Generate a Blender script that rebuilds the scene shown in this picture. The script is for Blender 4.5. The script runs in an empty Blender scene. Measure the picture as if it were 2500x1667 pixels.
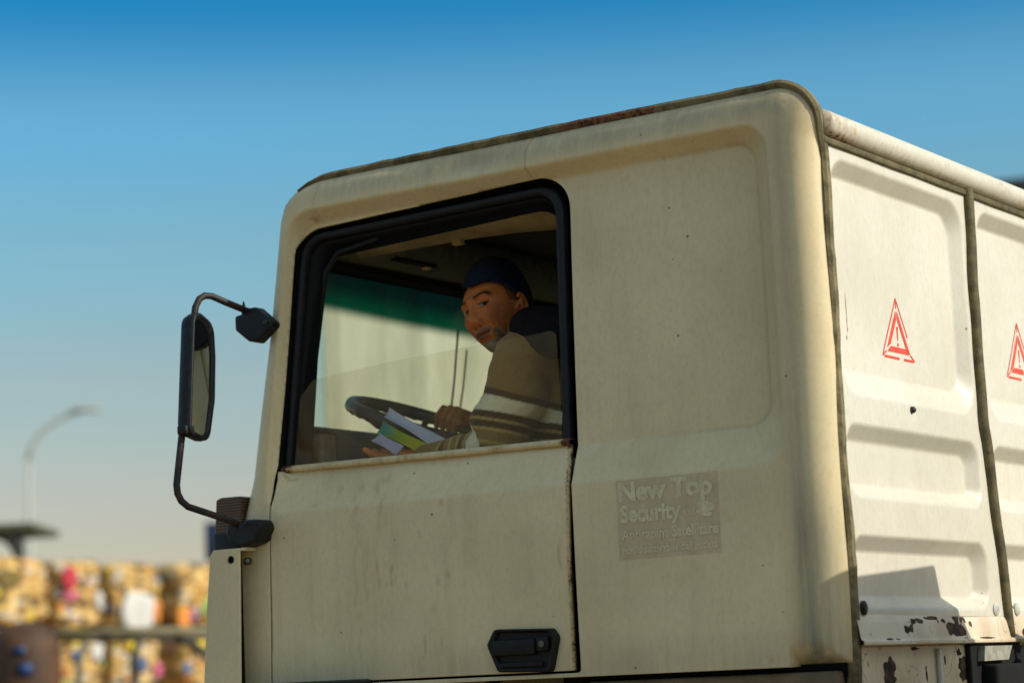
import bpy, bmesh, math, random
import numpy as np
from mathutils import Vector, Matrix, noise as mnoise

R = math.radians
PI = math.pi
random.seed(7)
rng = np.random.default_rng(7)
scene = bpy.context.scene
col = scene.collection

# ------------------------------------------------------------------ camera
cam_d = bpy.data.cameras.new("camera")
cam = bpy.data.objects.new("camera", cam_d); col.objects.link(cam)
CAM = Vector((2.35, -4.8, 1.65))
_y, _p, _r = R(33.916), R(8.550), R(-2.501)
_d = Vector((-math.sin(_y)*math.cos(_p), math.cos(_y)*math.cos(_p), math.sin(_p)))
_rt = Vector((math.cos(_y), math.sin(_y), 0)); _up = _rt.cross(_d)
_r2 = math.cos(_r)*_rt + math.sin(_r)*_up
_u2 = -math.sin(_r)*_rt + math.cos(_r)*_up
m3 = Matrix((_r2, _u2, -_d)).transposed()
cam.matrix_world = Matrix.Translation(CAM) @ m3.to_4x4()
cam_d.sensor_width = 36; cam_d.lens = 80.68
cam_d.clip_start = 0.1; cam_d.clip_end = 3000
cam_d.dof.use_dof = True
cam_d.dof.focus_distance = 5.8
cam_d.dof.aperture_fstop = 2.2
scene.camera = cam

# ------------------------------------------------------------------ world + sun
SUN_EL, SUN_AZ = 31.0, 12.0            # azimuth measured from +X (behind the truck) towards +Y
SUN_STRENGTH = 3.9
SKY_STRENGTH = 0.12
sdir = Vector((math.cos(R(SUN_EL))*math.cos(R(SUN_AZ)), math.cos(R(SUN_EL))*math.sin(R(SUN_AZ)), math.sin(R(SUN_EL))))
world = bpy.data.worlds.new("World"); scene.world = world; world.use_nodes = True
wt = world.node_tree; wt.nodes.clear()
def wn(t): return wt.nodes.new(t)
wtc = wn('ShaderNodeTexCoord'); sky = wn('ShaderNodeTexSky'); bg = wn('ShaderNodeBackground'); wo = wn('ShaderNodeOutputWorld')
sky.sky_type = 'NISHITA'; sky.sun_disc = False
sky.sun_elevation = R(SUN_EL); sky.sun_rotation = R(90 - SUN_AZ)
sky.altitude = 0; sky.air_density = 1.0; sky.dust_density = 1.0; sky.ozone_density = 2.0
sep = wn('ShaderNodeSeparateXYZ'); wt.links.new(wtc.outputs['Generated'], sep.inputs[0])
ramp = wn('ShaderNodeValToRGB'); ramp.color_ramp.interpolation = 'EASE'
wt.links.new(sep.outputs['Z'], ramp.inputs['Fac'])
els = ramp.color_ramp.elements
while len(els) > 1: els.remove(els[-1])
els[0].position = 0.0; els[0].color = (1.14, .85, .72, 1)
for p, c in [(0.077, (1.11, .875, .735)), (0.133, (1.0, .95, .79)), (0.19, (.80, 1.10, .99)), (0.24, (.62, 1.17, 1.20)), (0.30, (.085, .76, 1.05)), (0.40, (.9, 1.05, 1.0)), (0.6, (2.5, 2.2, 1.6)), (1.0, (2.75, 2.35, 1.6))]:  # upper stops brightened and warmed as fill from the unseen sky
    e = els.new(p); e.color = (*c, 1)
mul = wn('ShaderNodeMix'); mul.data_type = 'RGBA'; mul.blend_type = 'MULTIPLY'; mul.inputs['Factor'].default_value = 1.0
wt.links.new(sky.outputs[0], mul.inputs['A']); wt.links.new(ramp.outputs[0], mul.inputs['B'])
wt.links.new(mul.outputs['Result'], bg.inputs[0]); bg.inputs[1].default_value = SKY_STRENGTH
wt.links.new(bg.outputs[0], wo.inputs[0])
sun_d = bpy.data.lights.new("sun", 'SUN'); sun = bpy.data.objects.new("sun", sun_d); col.objects.link(sun)
sun_d.energy = SUN_STRENGTH; sun_d.angle = R(0.5); sun_d.color = (1.0, .94, .84)
sun.rotation_euler = (-sdir).to_track_quat('-Z', 'Y').to_euler(); sun.location = (10, 0, 20)
scene.view_settings.view_transform = 'Standard'; scene.view_settings.look = 'None'
scene.view_settings.exposure = 0.0; scene.view_settings.gamma = 1.0; scene.view_settings.use_curve_mapping = False
scene.render.engine = 'CYCLES'
scene.cycles.use_denoising = True
scene.cycles.max_bounces = 10; scene.cycles.transparent_max_bounces = 16
scene.cycles.sample_clamp_indirect = 6

# ------------------------------------------------------------------ node helpers
class NT:
    def __init__(s, name):
        s.m = bpy.data.materials.new(name); s.m.use_nodes = True
        s.t = s.m.node_tree; s.t.nodes.clear()
        s.out = s.t.nodes.new('ShaderNodeOutputMaterial')
        s.tc = None
    def n(s, t, **kw):
        nd = s.t.nodes.new(t)
        for k, v in kw.items(): setattr(nd, k, v)
        return nd
    def l(s, a, b): s.t.links.new(a, b)
    def put(s, sock, v):
        if isinstance(v, bpy.types.NodeSocket): s.l(v, sock)
        elif isinstance(v, (tuple, list)) and len(v) == 3 and sock.type == 'RGBA': sock.default_value = (*v, 1)
        else: sock.default_value = v
    def co(s, scale=(1, 1, 1), rot=(0, 0, 0), loc=(0, 0, 0)):
        if s.tc is None: s.tc = s.n('ShaderNodeTexCoord')
        mp = s.n('ShaderNodeMapping'); s.l(s.tc.outputs['Object'], mp.inputs[0])
        mp.inputs['Scale'].default_value = scale; mp.inputs['Rotation'].default_value = rot; mp.inputs['Location'].default_value = loc
        return mp.outputs[0]
    def noise(s, vec, scale=5, detail=4, rough=.5, dist=0):
        nd = s.n('ShaderNodeTexNoise'); s.l(vec, nd.inputs['Vector'])
        nd.inputs['Scale'].default_value = scale; nd.inputs['Detail'].default_value = detail
        nd.inputs['Roughness'].default_value = rough; nd.inputs['Distortion'].default_value = dist
        return nd.outputs[0]
    def rng(s, v, a, b, c=0, d=1, smooth=True):
        nd = s.n('ShaderNodeMapRange'); nd.interpolation_type = 'SMOOTHSTEP' if smooth else 'LINEAR'
        s.put(nd.inputs[0], v)
        for i, q in zip((1, 2, 3, 4), (a, b, c, d)): s.put(nd.inputs[i], q)
        return nd.outputs[0]
    def mix(s, f, a, b, mode='MIX'):
        nd = s.n('ShaderNodeMix'); nd.data_type = 'RGBA'; nd.blend_type = mode
        s.put(nd.inputs['Factor'], f); s.put(nd.inputs['A'], a); s.put(nd.inputs['B'], b)
        return nd.outputs['Result']
    def math(s, op, a, b=0.0, c=0.0):
        nd = s.n('ShaderNodeMath', operation=op)
        s.put(nd.inputs[0], a); s.put(nd.inputs[1], b); s.put(nd.inputs[2], c)
        return nd.outputs[0]
    def attr(s, name):
        nd = s.n('ShaderNodeAttribute'); nd.attribute_name = name; return nd
    def bump(s, h, strength=.3, dist=.002):
        nd = s.n('ShaderNodeBump'); s.l(h, nd.inputs['Height']); nd.inputs['Strength'].default_value = strength
        nd.inputs['Distance'].default_value = dist; return nd.outputs[0]
    def bsdf(s, color, rough=.5, metal=0, normal=None, **kw):
        b = s.n('ShaderNodeBsdfPrincipled')
        s.put(b.inputs['Base Color'], color); s.put(b.inputs['Roughness'], rough); s.put(b.inputs['Metallic'], metal)
        if normal is not None: s.l(normal, b.inputs['Normal'])
        for k, v in kw.items(): s.put(b.inputs[k.replace('_', ' ')], v)
        return b.outputs[0]
    def done(s, sh):
        s.l(sh, s.out.inputs[0]); return s.m

M = {}
def paint(name, base, dirt=(.37, .26, .115), streak=.26, rust_attr=True, rough=.42):
    t = NT(name)
    c = t.co()
    big = t.noise(c, 2.2, 5, .6)
    colr = t.mix(t.rng(big, .35, .7), base, tuple(b*k for b, k in zip(base, (.86, .86, .84))))
    st = t.noise(t.co((22, 22, 1.1)), 1.0, 6, .65)
    stf = t.math('MULTIPLY', t.rng(st, .50, .78), streak)
    patch = t.noise(t.co((3, 3, 1.6), loc=(3, 1, 7)), 1.6, 4, .6)
    stf = t.math('MULTIPLY', stf, t.rng(patch, .40, .62))
    colr = t.mix(stf, colr, dirt)
    fine = t.noise(t.co((1, 1, .55)), 85, 5, .75)
    colr = t.mix(t.math('MULTIPLY', t.rng(fine, .42, .72), .20), colr, dirt)
    # small dark specks (stone chips)
    v = t.n('ShaderNodeTexVoronoi'); t.l(c, v.inputs['Vector']); v.inputs['Scale'].default_value = 22
    v.inputs['Randomness'].default_value = 1.0
    sepc = t.n('ShaderNodeSeparateColor'); t.l(v.outputs['Color'], sepc.inputs[0])
    big_enough = t.math('GREATER_THAN', sepc.outputs[0], .62)
    sz = t.math('MULTIPLY', sepc.outputs[1], .085)
    spk = t.math('MULTIPLY', t.math('LESS_THAN', v.outputs['Distance'], sz), big_enough)
    colr = t.mix(t.math('MULTIPLY', spk, .75), colr, (.07, .04, .02))
    # faint scratches
    sc = t.noise(t.co((5, 5, 90), rot=(0, .5, 0)), 1.0, 2, .5)
    sc2 = t.noise(t.co(loc=(9, 2, 4)), 3, 3, .6)
    scf = t.math('MULTIPLY', t.rng(sc, .70, .74), t.rng(sc2, .55, .62))
    colr = t.mix(t.math('MULTIPLY', scf, .35), colr, tuple(min(1, b*1.15) for b in base))
    rg = t.rng(big, .3, .7, rough-.06, rough+.1)
    if rust_attr:
        a = t.attr('rust').outputs['Fac']; g = t.attr('grime_tone').outputs['Fac']
        colr = t.mix(t.math('MULTIPLY', t.math('MULTIPLY', g, t.rng(st, .25, .65, .35, 1)), .8), colr, dirt)
        so_ = t.attr('soot_tone').outputs['Fac']
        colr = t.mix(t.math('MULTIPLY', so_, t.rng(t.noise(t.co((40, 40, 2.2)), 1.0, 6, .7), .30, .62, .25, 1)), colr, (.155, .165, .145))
        rn = t.noise(c, 55, 6, .7)
        f = t.math('ADD', t.math('MULTIPLY', a, 1.0), t.math('SUBTRACT', rn, .5))
        halo = t.rng(f, .30, .75)
        colr = t.mix(t.math('MULTIPLY', halo, .75), colr, (.34, .19, .05))
        core = t.rng(f, .62, .74)
        rc = t.mix(t.rng(t.noise(c, 140, 3, .6), .4, .62), (.045, .018, .010), (.19, .065, .02))
        colr = t.mix(core, colr, rc)
        rg = t.mix(core, rg, (.9, .9, .9))
    bm = t.bump(t.noise(c, 9, 4, .5), .06, .01)
    return t.done(t.bsdf(colr, rg, 0, bm, Specular_IOR_Level=.45))
CREAM_SHADED = (.785, .65, .385)
M['cream'] = paint('cream_paint_shaded', CREAM_SHADED)  # one cream paint in two copies, this one yellowed for the shaded side
M['cream_sunlit'] = paint('cream_paint_sunlit', (.68, .645, .545), streak=.14)  # paler copy of the same cream for the sunlit rear

def plain(name, color, rough=.5, metal=0, var=.25, scale=30, bump=.15, spec=.5):
    t = NT(name); c = t.co()
    n = t.noise(c, scale, 5, .6)
    colr = t.mix(t.rng(n, .3, .7), tuple(x*(1-var) for x in color), tuple(min(1, x*(1+var)) for x in color))
    return t.done(t.bsdf(colr, t.rng(n, .3, .7, rough-.08, min(1, rough+.1)), metal, t.bump(n, bump, .003), Specular_IOR_Level=spec))
M['rubber'] = plain('black_rubber', (.009, .010, .013), .55, var=.5, scale=24, spec=.3)
M['gap'] = plain('gap_shade_black', (.006, .006, .006), .9, spec=.1)  # near-black standing in for the shade inside gaps
M['interior_dark'] = plain('interior_dark', (.010, .010, .010), .85, spec=.2)
M['headliner'] = plain('headliner_beige', (.36, .29, .16), .9, var=.2, scale=12, spec=.1)
M['console'] = plain('console_grey', (.13, .135, .095), .7, spec=.2)
M['dash'] = plain('dash_grey', (.045, .042, .036), .7, spec=.3)
M['column_glint'] = plain('column_glint_blue', (.17, .24, .26), .4)  # colour of the sky reflected on the column edge
M['plastic'] = plain('black_plastic', (.009, .010, .012), .48, var=.4, scale=60, spec=.3)
M['handle'] = plain('worn_handle_plastic', (.010, .0095, .0085), .55, var=.5, scale=40, bump=.3, spec=.25)
M['chrome'] = plain('dull_metal', (.14, .135, .12), .4, 1.0)
M['lamp_grey'] = plain('galvanised_steel', (.42, .43, .38), .6)
M['dark_steel'] = plain('dark_steel', (.035, .035, .030), .6, var=.4)
M['tyre'] = plain('tyre_rubber', (.018, .018, .017), .85)
M['cab_light'] = plain('cab_lining_grey', (.50, .47, .38), .8)
M['seat'] = plain('seat_fabric', (.012, .012, .014), .95, spec=.1)

def olive_trim():
    t = NT('weathered_olive_trim'); c = t.co()
    n = t.noise(c, 26, 6, .7); n2 = t.noise(c, 90, 4, .7)
    colr = t.mix(t.rng(n, .35, .65), (.055, .044, .015), (.13, .105, .04))
    colr = t.mix(t.rng(n2, .58, .68), colr, (.03, .02, .012))
    return t.done(t.bsdf(colr, .75, 0, t.bump(n, .5, .004)))
M['olive'] = olive_trim()
def rusty_rail():
    t = NT('rusty_drip_rail'); c = t.co()
    n = t.noise(c, 14, 6, .7); n2 = t.noise(c, 70, 5, .7)
    colr = t.mix(t.rng(n, .38, .58), (.085, .066, .024), (.21, .17, .08))
    a = t.attr('rust').outputs['Fac']
    f = t.math('ADD', a, t.math('SUBTRACT', n2, .5))
    colr = t.mix(t.rng(f, .30, .55), colr, t.mix(t.rng(n2, .4, .6), (.055, .016, .010), (.22, .09, .025)))
    return t.done(t.bsdf(colr, .8, 0, t.bump(n2, .6, .004)))
M['rail'] = rusty_rail()
def rusty_tube():
    t = NT('rusty_black_tube'); c = t.co()
    n = t.noise(c, 28, 6, .7); n2 = t.noise(t.co(loc=(4, 4, 4)), 60, 5, .7)
    colr = t.mix(t.rng(n, .50, .66), (.010, .010, .011), (.060, .020, .010))
    colr = t.mix(t.rng(n2, .66, .74), colr, (.11, .09, .08))
    return t.done(t.bsdf(colr, .6, 0, t.bump(n2, .4, .002)))
M['tube'] = rusty_tube()
def peeling():
    t = NT('peeling_cream_paint'); c = t.co((1, 1, 1))
    n = t.noise(t.co((1, .7, 1.2)), 13, 8, .62, .6)
    chip = t.attr('chip').outputs['Fac']
    f = t.math('ADD', chip, t.math('MULTIPLY', t.math('SUBTRACT', n, .5), .5))
    base = t.mix(t.rng(t.noise(c, 6, 5), .35, .7), (.70, .62, .46), (.55, .42, .27))
    under = t.mix(t.rng(t.noise(c, 45, 5), .4, .6), (.018, .010, .006), (.10, .045, .02))
    v = t.n('ShaderNodeTexVoronoi'); v.feature = 'DISTANCE_TO_EDGE'
    wv_ = t.n('ShaderNodeVectorMath', operation='ADD'); t.l(t.co((1, .8, .45)), wv_.inputs[0])
    wn2 = t.n('ShaderNodeTexNoise'); t.l(t.co(), wn2.inputs['Vector']); wn2.inputs['Scale'].default_value = 18
    ws_ = t.n('ShaderNodeVectorMath', operation='SCALE'); t.l(wn2.outputs['Color'], ws_.inputs[0]); ws_.inputs['Scale'].default_value = .05
    t.l(ws_.outputs[0], wv_.inputs[1]); t.l(wv_.outputs[0], v.inputs['Vector']); v.inputs['Scale'].default_value = 20
    crack = t.math('MULTIPLY', t.rng(v.outputs['Distance'], .0, .025, 1, 0), t.rng(t.noise(t.co(loc=(2, 8, 3)), 7, 4), .45, .6))
    base = t.mix(t.math('MULTIPLY', crack, .85), base, (.10, .06, .03))
    m = t.rng(f, .50, .54)
    colr = t.mix(m, base, under)
    h = t.math('SUBTRACT', 1.0, m)
    return t.done(t.bsdf(colr, t.rng(m, 0, 1, .5, .9), 0, t.bump(h, .8, .004)))
M['peel'] = peeling()
def vcol(name, rough=.6, bump_scale=None, bump=.3, spec=.4, sheen=0, sss=0):
    t = NT(name); a = t.attr('Col').outputs['Color']; c = t.co()
    n = t.noise(c, 160, 4, .6)
    colr = t.mix(t.rng(n, .3, .7, 0, .35), a, t.mix(.5, a, (.0, .0, .0)))
    nb = t.bump(t.noise(c, bump_scale or 220, 4, .6), bump, .002)
    kw = dict(Specular_IOR_Level=spec)
    if sheen: kw['Sheen_Weight'] = sheen
    return t.done(t.bsdf(colr, rough, 0, nb, **kw))
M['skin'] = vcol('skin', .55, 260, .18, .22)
M['knit'] = vcol('striped_knit', .95, 420, .35, .1, .2)
def beanie_mat():
    t = NT('navy_ribbed_knit')
    w = t.n('ShaderNodeTexWave'); w.wave_type = 'BANDS'; w.bands_direction = 'Z'
    t.l(t.co((1, 1, 1), rot=(0, R(14), 0)), w.inputs['Vector']); w.inputs['Scale'].default_value = 42; w.inputs['Distortion'].default_value = 1.5
    w.inputs['Detail'].default_value = 3
    n = t.noise(t.co(), 130, 4)
    colr = t.mix(t.rng(w.outputs['Fac'], .2, .8), (.006, .009, .020), (.034, .046, .085))
    return t.done(t.bsdf(colr, .95, 0, t.bump(t.math('ADD', w.outputs['Fac'], n), .6, .004), Specular_IOR_Level=.1))
M['beanie'] = beanie_mat()
M['dark_cloth'] = plain('dark_jacket_cloth', (.012, .009, .009), .95, spec=.1, scale=40)
M['trousers'] = plain('dark_trousers', (.015, .017, .022), .95, spec=.1)
def glass_clear(name, tint=(.93, .95, .92), dust_haze=.10, dust_haze_col=(.42, .33, .2)):
    t = NT(name)
    tr = t.n('ShaderNodeBsdfTransparent'); tr.inputs[0].default_value = (*tint, 1)
    gl = t.n('ShaderNodeBsdfGlossy'); gl.inputs['Roughness'].default_value = .02
    fr = t.n('ShaderNodeFresnel'); fr.inputs[0].default_value = 1.22
    mx = t.n('ShaderNodeMixShader'); t.l(fr.outputs[0], mx.inputs[0]); t.l(tr.outputs[0], mx.inputs[1]); t.l(gl.outputs[0], mx.inputs[2])
    df = t.n('ShaderNodeBsdfDiffuse'); df.inputs[0].default_value = (*dust_haze_col, 1)  # dust plus the pane's brown reflected haze, painted as a diffuse veil
    m2 = t.n('ShaderNodeMixShader')
    n = t.noise(t.co((1, 1, .4)), 9, 6, .65)
    t.l(t.rng(n, .3, .75, dust_haze*.6, dust_haze*1.5), m2.inputs[0]); t.l(mx.outputs[0], m2.inputs[1]); t.l(df.outputs[0], m2.inputs[2])
    return t.done(m2.outputs[0])
M['side_glass'] = glass_clear('side_glass_dust_haze', (.98, .97, .93), .13, (.52, .34, .13))
def windscreen():
    t = NT('tinted_windscreen')
    if t.tc is None: t.tc = t.n('ShaderNodeTexCoord')
    sp = t.n('ShaderNodeSeparateXYZ'); t.l(t.tc.outputs['Object'], sp.inputs[0])
    f = t.rng(sp.outputs['Z'], 2.715, 2.755)
    f2 = t.rng(sp.outputs['Z'], 2.735, 2.82)
    colr = t.mix(f, (.94, .97, .80), (.001, .095, .056))
    colr = t.mix(f2, colr, (.001, .016, .019))
    tr = t.n('ShaderNodeBsdfTransparent'); t.l(colr, tr.inputs[0])
    gl = t.n('ShaderNodeBsdfGlossy'); gl.inputs['Roughness'].default_value = .03
    mx = t.n('ShaderNodeMixShader'); mx.inputs[0].default_value = .03
    t.l(tr.outputs[0], mx.inputs[1]); t.l(gl.outputs[0], mx.inputs[2])
    df = t.n('ShaderNodeBsdfDiffuse'); df.inputs[0].default_value = (.4, .42, .33, 1)
    m2 = t.n('ShaderNodeMixShader'); t.l(t.rng(t.noise(t.co((1, 1, .5)), 8, 6, .6), .35, .75, .03, .16), m2.inputs[0])
    t.l(mx.outputs[0], m2.inputs[1]); t.l(df.outputs[0], m2.inputs[2])
    return t.done(m2.outputs[0])
M['windscreen'] = windscreen()
def mirror_mat():
    t = NT('mirror_glass')
    return t.done(t.bsdf((.50, .52, .50), .03, 1.0))
M['mirror'] = mirror_mat()
def amber():
    t = NT('amber_lens')
    w = t.n('ShaderNodeTexWave'); w.bands_direction = 'Z'; t.l(t.co(), w.inputs['Vector']); w.inputs['Scale'].default_value = 40
    return t.done(t.bsdf(t.mix(w.outputs['Fac'], (.045, .020, .008), (.13, .065, .024)), .2, 0, t.bump(w.outputs['Fac'], .5, .003)))
M['amber'] = amber()
M['red'] = plain('faded_red_print', (.74, .06, .03), .5, var=.22, scale=38)
M['orange_line'] = plain('faded_red_outline', (.80, .20, .08), .5, var=.1)
def ghost(name, colr, alpha, grain=.35):
    t = NT(name)
    tr = t.n('ShaderNodeBsdfTransparent'); df = t.bsdf(colr, .55)
    mx = t.n('ShaderNodeMixShader')
    n = t.noise(t.co((1, 1, .6)), 40, 6, .7)
    t.l(t.rng(n, .3, .7, alpha*(1-grain), alpha*(1+grain)), mx.inputs[0]); t.l(tr.outputs[0], mx.inputs[1]); t.l(df, mx.inputs[2])
    return t.done(mx.outputs[0])
M['ghost_bg'] = ghost('faded_poster_ground', (.44, .35, .26), .19)
M['ghost_tx'] = ghost('faded_poster_lettering', (.82, .72, .46), .68)
def ground():
    t = NT('sandy_yard_ground'); c = t.co()
    n = t.noise(c, .35, 8, .65); n2 = t.noise(c, 4, 6, .7)
    colr = t.mix(t.rng(n, .35, .65), (.25, .18, .085), (.18, .125, .06))
    colr = t.mix(t.rng(n2, .5, .75, 0, .5), colr, (.20, .16, .11))
    return t.done(t.bsdf(colr, .95, 0, t.bump(n2, .5, .03)))
M['ground'] = ground()
def corrug():
    t = NT('white_cladding'); c = t.co()
    n = t.noise(t.co((3, 3, .25)), 1.2, 5, .6); n2 = t.noise(c, 1.4, 4)
    colr = t.mix(t.rng(n, .35, .7), (.42, .43, .36), (.27, .28, .22))
    colr = t.mix(t.rng(n2, .5, .8, 0, .3), colr, (.34, .32, .25))
    return t.done(t.bsdf(colr, .6))
M['cladding'] = corrug()

# ------------------------------------------------------------------ object helpers
def obj(name, verts, faces, mat, parent=None, smooth=True, attrs=None, colors=None, solid=None, loc=None):
    me = bpy.data.meshes.new(name)
    me.from_pydata([tuple(v) for v in verts], [], [tuple(f) for f in faces]); me.update()
    if smooth: me.shade_smooth()
    mats = mat if isinstance(mat, (list, tuple)) else [mat]
    for q in mats: me.materials.append(q)
    for k, v in (attrs or {}).items():
        a = me.attributes.new(k, 'FLOAT', 'POINT'); a.data.foreach_set('value', np.asarray(v, dtype=np.float32))
    if colors is not None:
        a = me.attributes.new('Col', 'FLOAT_COLOR', 'POINT')
        cc = np.ones((len(verts), 4), np.float32); cc[:, :3] = colors; a.data.foreach_set('color', cc.ravel())
    o = bpy.data.objects.new(name, me); col.objects.link(o)
    if parent is not None: setpar(o, parent)
    if solid:
        md = o.modifiers.new('thickness', 'SOLIDIFY'); md.thickness = solid; md.offset = -1
    return o
def world_loc(o):
    v = Vector(o.location)
    return v if o.parent is None else Vector((0, 0, 0)) + (o.parent_type and ROOTS.get(o.name, v))
ROOTS = {}
def setpar(o, parent):
    o.parent = parent
    p = parent; root = p
    while root.parent is not None: root = root.parent
    if p is root: o.matrix_parent_inverse = Matrix.Translation(-Vector(root.location))
    # a sub-part's parent already has an identity world matrix
def thing(name, label, cat, loc=(0, 0, 0), group=None):
    o = bpy.data.objects.new(name, None); col.objects.link(o); o.location = loc
    o.empty_display_size = .2
    return tag(o, label, cat, group)
def tag(o, label, cat, group=None):
    o['label'] = label; o['category'] = cat
    if group: o['group'] = group
    return o

class G:                                   # geometry collector
    def __init__(s): s.v = []; s.f = []
    def add(s, v, f):
        n = len(s.v); s.v += [tuple(q) for q in v]; s.f += [tuple(i+n for i in q) for q in f]; return s
    def box(s, a, b, bev=0.0, mat=None):
        bm = bmesh.new()
        x0, y0, z0 = a; x1, y1, z1 = b
        bmesh.ops.create_cube(bm, size=1)
        for v in bm.verts: v.co = Vector(((x0+x1)/2+v.co.x*(x1-x0), (y0+y1)/2+v.co.y*(y1-y0), (z0+z1)/2+v.co.z*(z1-z0)))
        if bev: bmesh.ops.bevel(bm, geom=bm.edges[:], offset=bev, segments=2, affect='EDGES', profile=.5)
        bm.verts.index_update()
        vs = [v.co.copy() for v in bm.verts]
        if mat is not None: vs = [mat @ v for v in vs]
        s.add(vs, [[v.index for v in f.verts] for f in bm.faces]); bm.free(); return s
    def tube(s, pts, rad, n=10, closed=False, caps=True, flat=1.0):
        pts = [Vector(p) for p in pts]; m = len(pts)
        rads = rad if isinstance(rad, (list, tuple)) else [rad]*m
        rings = []; prev = None
        for i, p in enumerate(pts):
            if closed: t = pts[(i+1) % m]-pts[i-1]
            else: t = pts[min(i+1, m-1)]-pts[max(i-1, 0)]
            t.normalize()
            if prev is None:
                a = Vector((0, 0, 1)) if abs(t.z) < .9 else Vector((1, 0, 0))
                u = t.cross(a).normalized()
            else: u = (prev - t*prev.dot(t)).normalized()
            prev = u; w = t.cross(u)
            rings.append([p+rads[i]*(math.cos(2*PI*k/n)*u+math.sin(2*PI*k/n)*w*flat) for k in range(n)])
        v = [q for r in rings for q in r]; f = []
        for i in range(m if closed else m-1):
            j = (i+1) % m
            for k in range(n): f.append((i*n+k, i*n+(k+1) % n, j*n+(k+1) % n, j*n+k))
        if caps and not closed:
            f.append(tuple(range(n-1, -1, -1))); f.append(tuple((m-1)*n+k for k in range(n)))
        s.add(v, f); return s
    def prism(s, poly, axis, a, b):
        # poly of 2-D points swept along axis ('x','y','z') from a to b
        def P(p, t): return {'x': (t, p[0], p[1]), 'y': (p[0], t, p[1]), 'z': (p[0], p[1], t)}[axis]
        n = len(poly)
        v = [P(p, a) for p in poly]+[P(p, b) for p in poly]
        f = [(i, (i+1) % n, n+(i+1) % n, n+i) for i in range(n)]+[tuple(range(n-1, -1, -1)), tuple(range(n, 2*n))]
        s.add(v, f); return s
    def ball(s, c, r, nu=16, nv=10, mat=None):
        v = []; f = []
        rr = r if isinstance(r, (tuple, list)) else (r, r, r)
        for j in range(nv+1):
            ph = PI*j/nv
            for i in range(nu):
                th = 2*PI*i/nu
                p = Vector((rr[0]*math.sin(ph)*math.cos(th), rr[1]*math.sin(ph)*math.sin(th), rr[2]*math.cos(ph)))
                if mat is not None: p = mat @ p
                v.append(Vector(c)+p)
        for j in range(nv):
            for i in range(nu): f.append((j*nu+i, (j+1)*nu+i, (j+1)*nu+(i+1) % nu, j*nu+(i+1) % nu))
        s.add(v, f); return s
    def capsule(s, a, b, ra, rb, n=14):
        a = Vector(a); b = Vector(b); t = (b-a).normalized(); pts = []; rd = []
        for k in range(6):
            an = PI/2*(1-k/5); pts.append(a-t*ra*math.sin(an)); rd.append(max(ra*math.cos(an), ra*.02))
        for k in range(6):
            an = PI/2*k/5; pts.append(b+t*rb*math.sin(an)); rd.append(max(rb*math.cos(an), rb*.02))
        return s.tube(pts, rd, n)
    def chain(s, pts, rads):
        for i in range(len(pts)-1): s.capsule(pts[i], pts[i+1], rads[i], rads[i+1])
        return s
    def make(s, name, mat, parent=None, smooth=True, **kw): return obj(name, s.v, s.f, mat, parent, smooth, **kw)

def weld(o, d=1e-5):
    bm = bmesh.new(); bm.from_mesh(o.data); bmesh.ops.remove_doubles(bm, verts=bm.verts, dist=d)
    bmesh.ops.recalc_face_normals(bm, faces=bm.faces); bm.to_mesh(o.data); bm.free()
def bevel(o, w, seg=3, ang=35):
    md = o.modifiers.new('bevel', 'BEVEL'); md.width = w; md.segments = seg; md.limit_method = 'ANGLE'; md.angle_limit = R(ang)
    md.harden_normals = False
    return o
def autosmooth(o, deg=35):
    me = o.data
    me.shade_smooth()
    bm = bmesh.new(); bm.from_mesh(me); bm.normal_update()
    for e in bm.edges:
        e.smooth = not (len(e.link_faces) == 2 and e.calc_face_angle(0) > R(deg))
    bm.to_mesh(me); bm.free(); return o

def remeshed(g, voxel, smooth_it=4, noise_amp=0, noise_scale=10):
    me = bpy.data.meshes.new('tmp'); me.from_pydata(g.v, [], g.f); me.update()
    o = bpy.data.objects.new('tmp', me); col.objects.link(o)
    md = o.modifiers.new('r', 'REMESH'); md.mode = 'VOXEL'; md.voxel_size = voxel
    if smooth_it:
        sm = o.modifiers.new('s', 'SMOOTH'); sm.factor = .5; sm.iterations = smooth_it
    dg = bpy.context.evaluated_depsgraph_get(); dg.update()
    ev = o.evaluated_get(dg); m2 = ev.to_mesh()
    n = len(m2.vertices); v = np.empty(n*3, np.float32); m2.vertices.foreach_get('co', v); v = v.reshape(-1, 3).astype(float)
    f = [tuple(p.vertices) for p in m2.polygons]
    ev.to_mesh_clear(); bpy.data.objects.remove(o); bpy.data.meshes.remove(me)
    return v, f

# signed distance helpers (negative inside)
def rrect(x, z, x0, x1, z0, z1, r):
    qx = np.abs(x-(x0+x1)/2)-((x1-x0)/2-r); qz = np.abs(z-(z0+z1)/2)-((z1-z0)/2-r)
    return np.hypot(np.maximum(qx, 0), np.maximum(qz, 0))+np.minimum(np.maximum(qx, qz), 0)-r
def sstep(a, b, x):
    t = np.clip((x-a)/(b-a), 0, 1); return t*t*(3-2*t)
def polysdf(x, z, pts):
    pts = np.array(pts, float); x = np.asarray(x, float); z = np.asarray(z, float)
    d = np.full(x.shape, 1e9); sgn = np.ones(x.shape)
    n = len(pts)
    for i in range(n):
        a = pts[i]; b = pts[(i+1) % n]
        ex, ez = b-a; wx = x-a[0]; wz = z-a[1]
        t = np.clip((wx*ex+wz*ez)/(ex*ex+ez*ez), 0, 1)
        d = np.minimum(d, (wx-ex*t)**2+(wz-ez*t)**2)
        c1 = z >= a[1]; c2 = z < b[1]; c3 = ex*wz > ez*wx
        flip = (c1 & c2 & c3) | (~c1 & ~c2 & ~c3)
        sgn = np.where(flip, -sgn, sgn)
    return sgn*np.sqrt(d)
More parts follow.
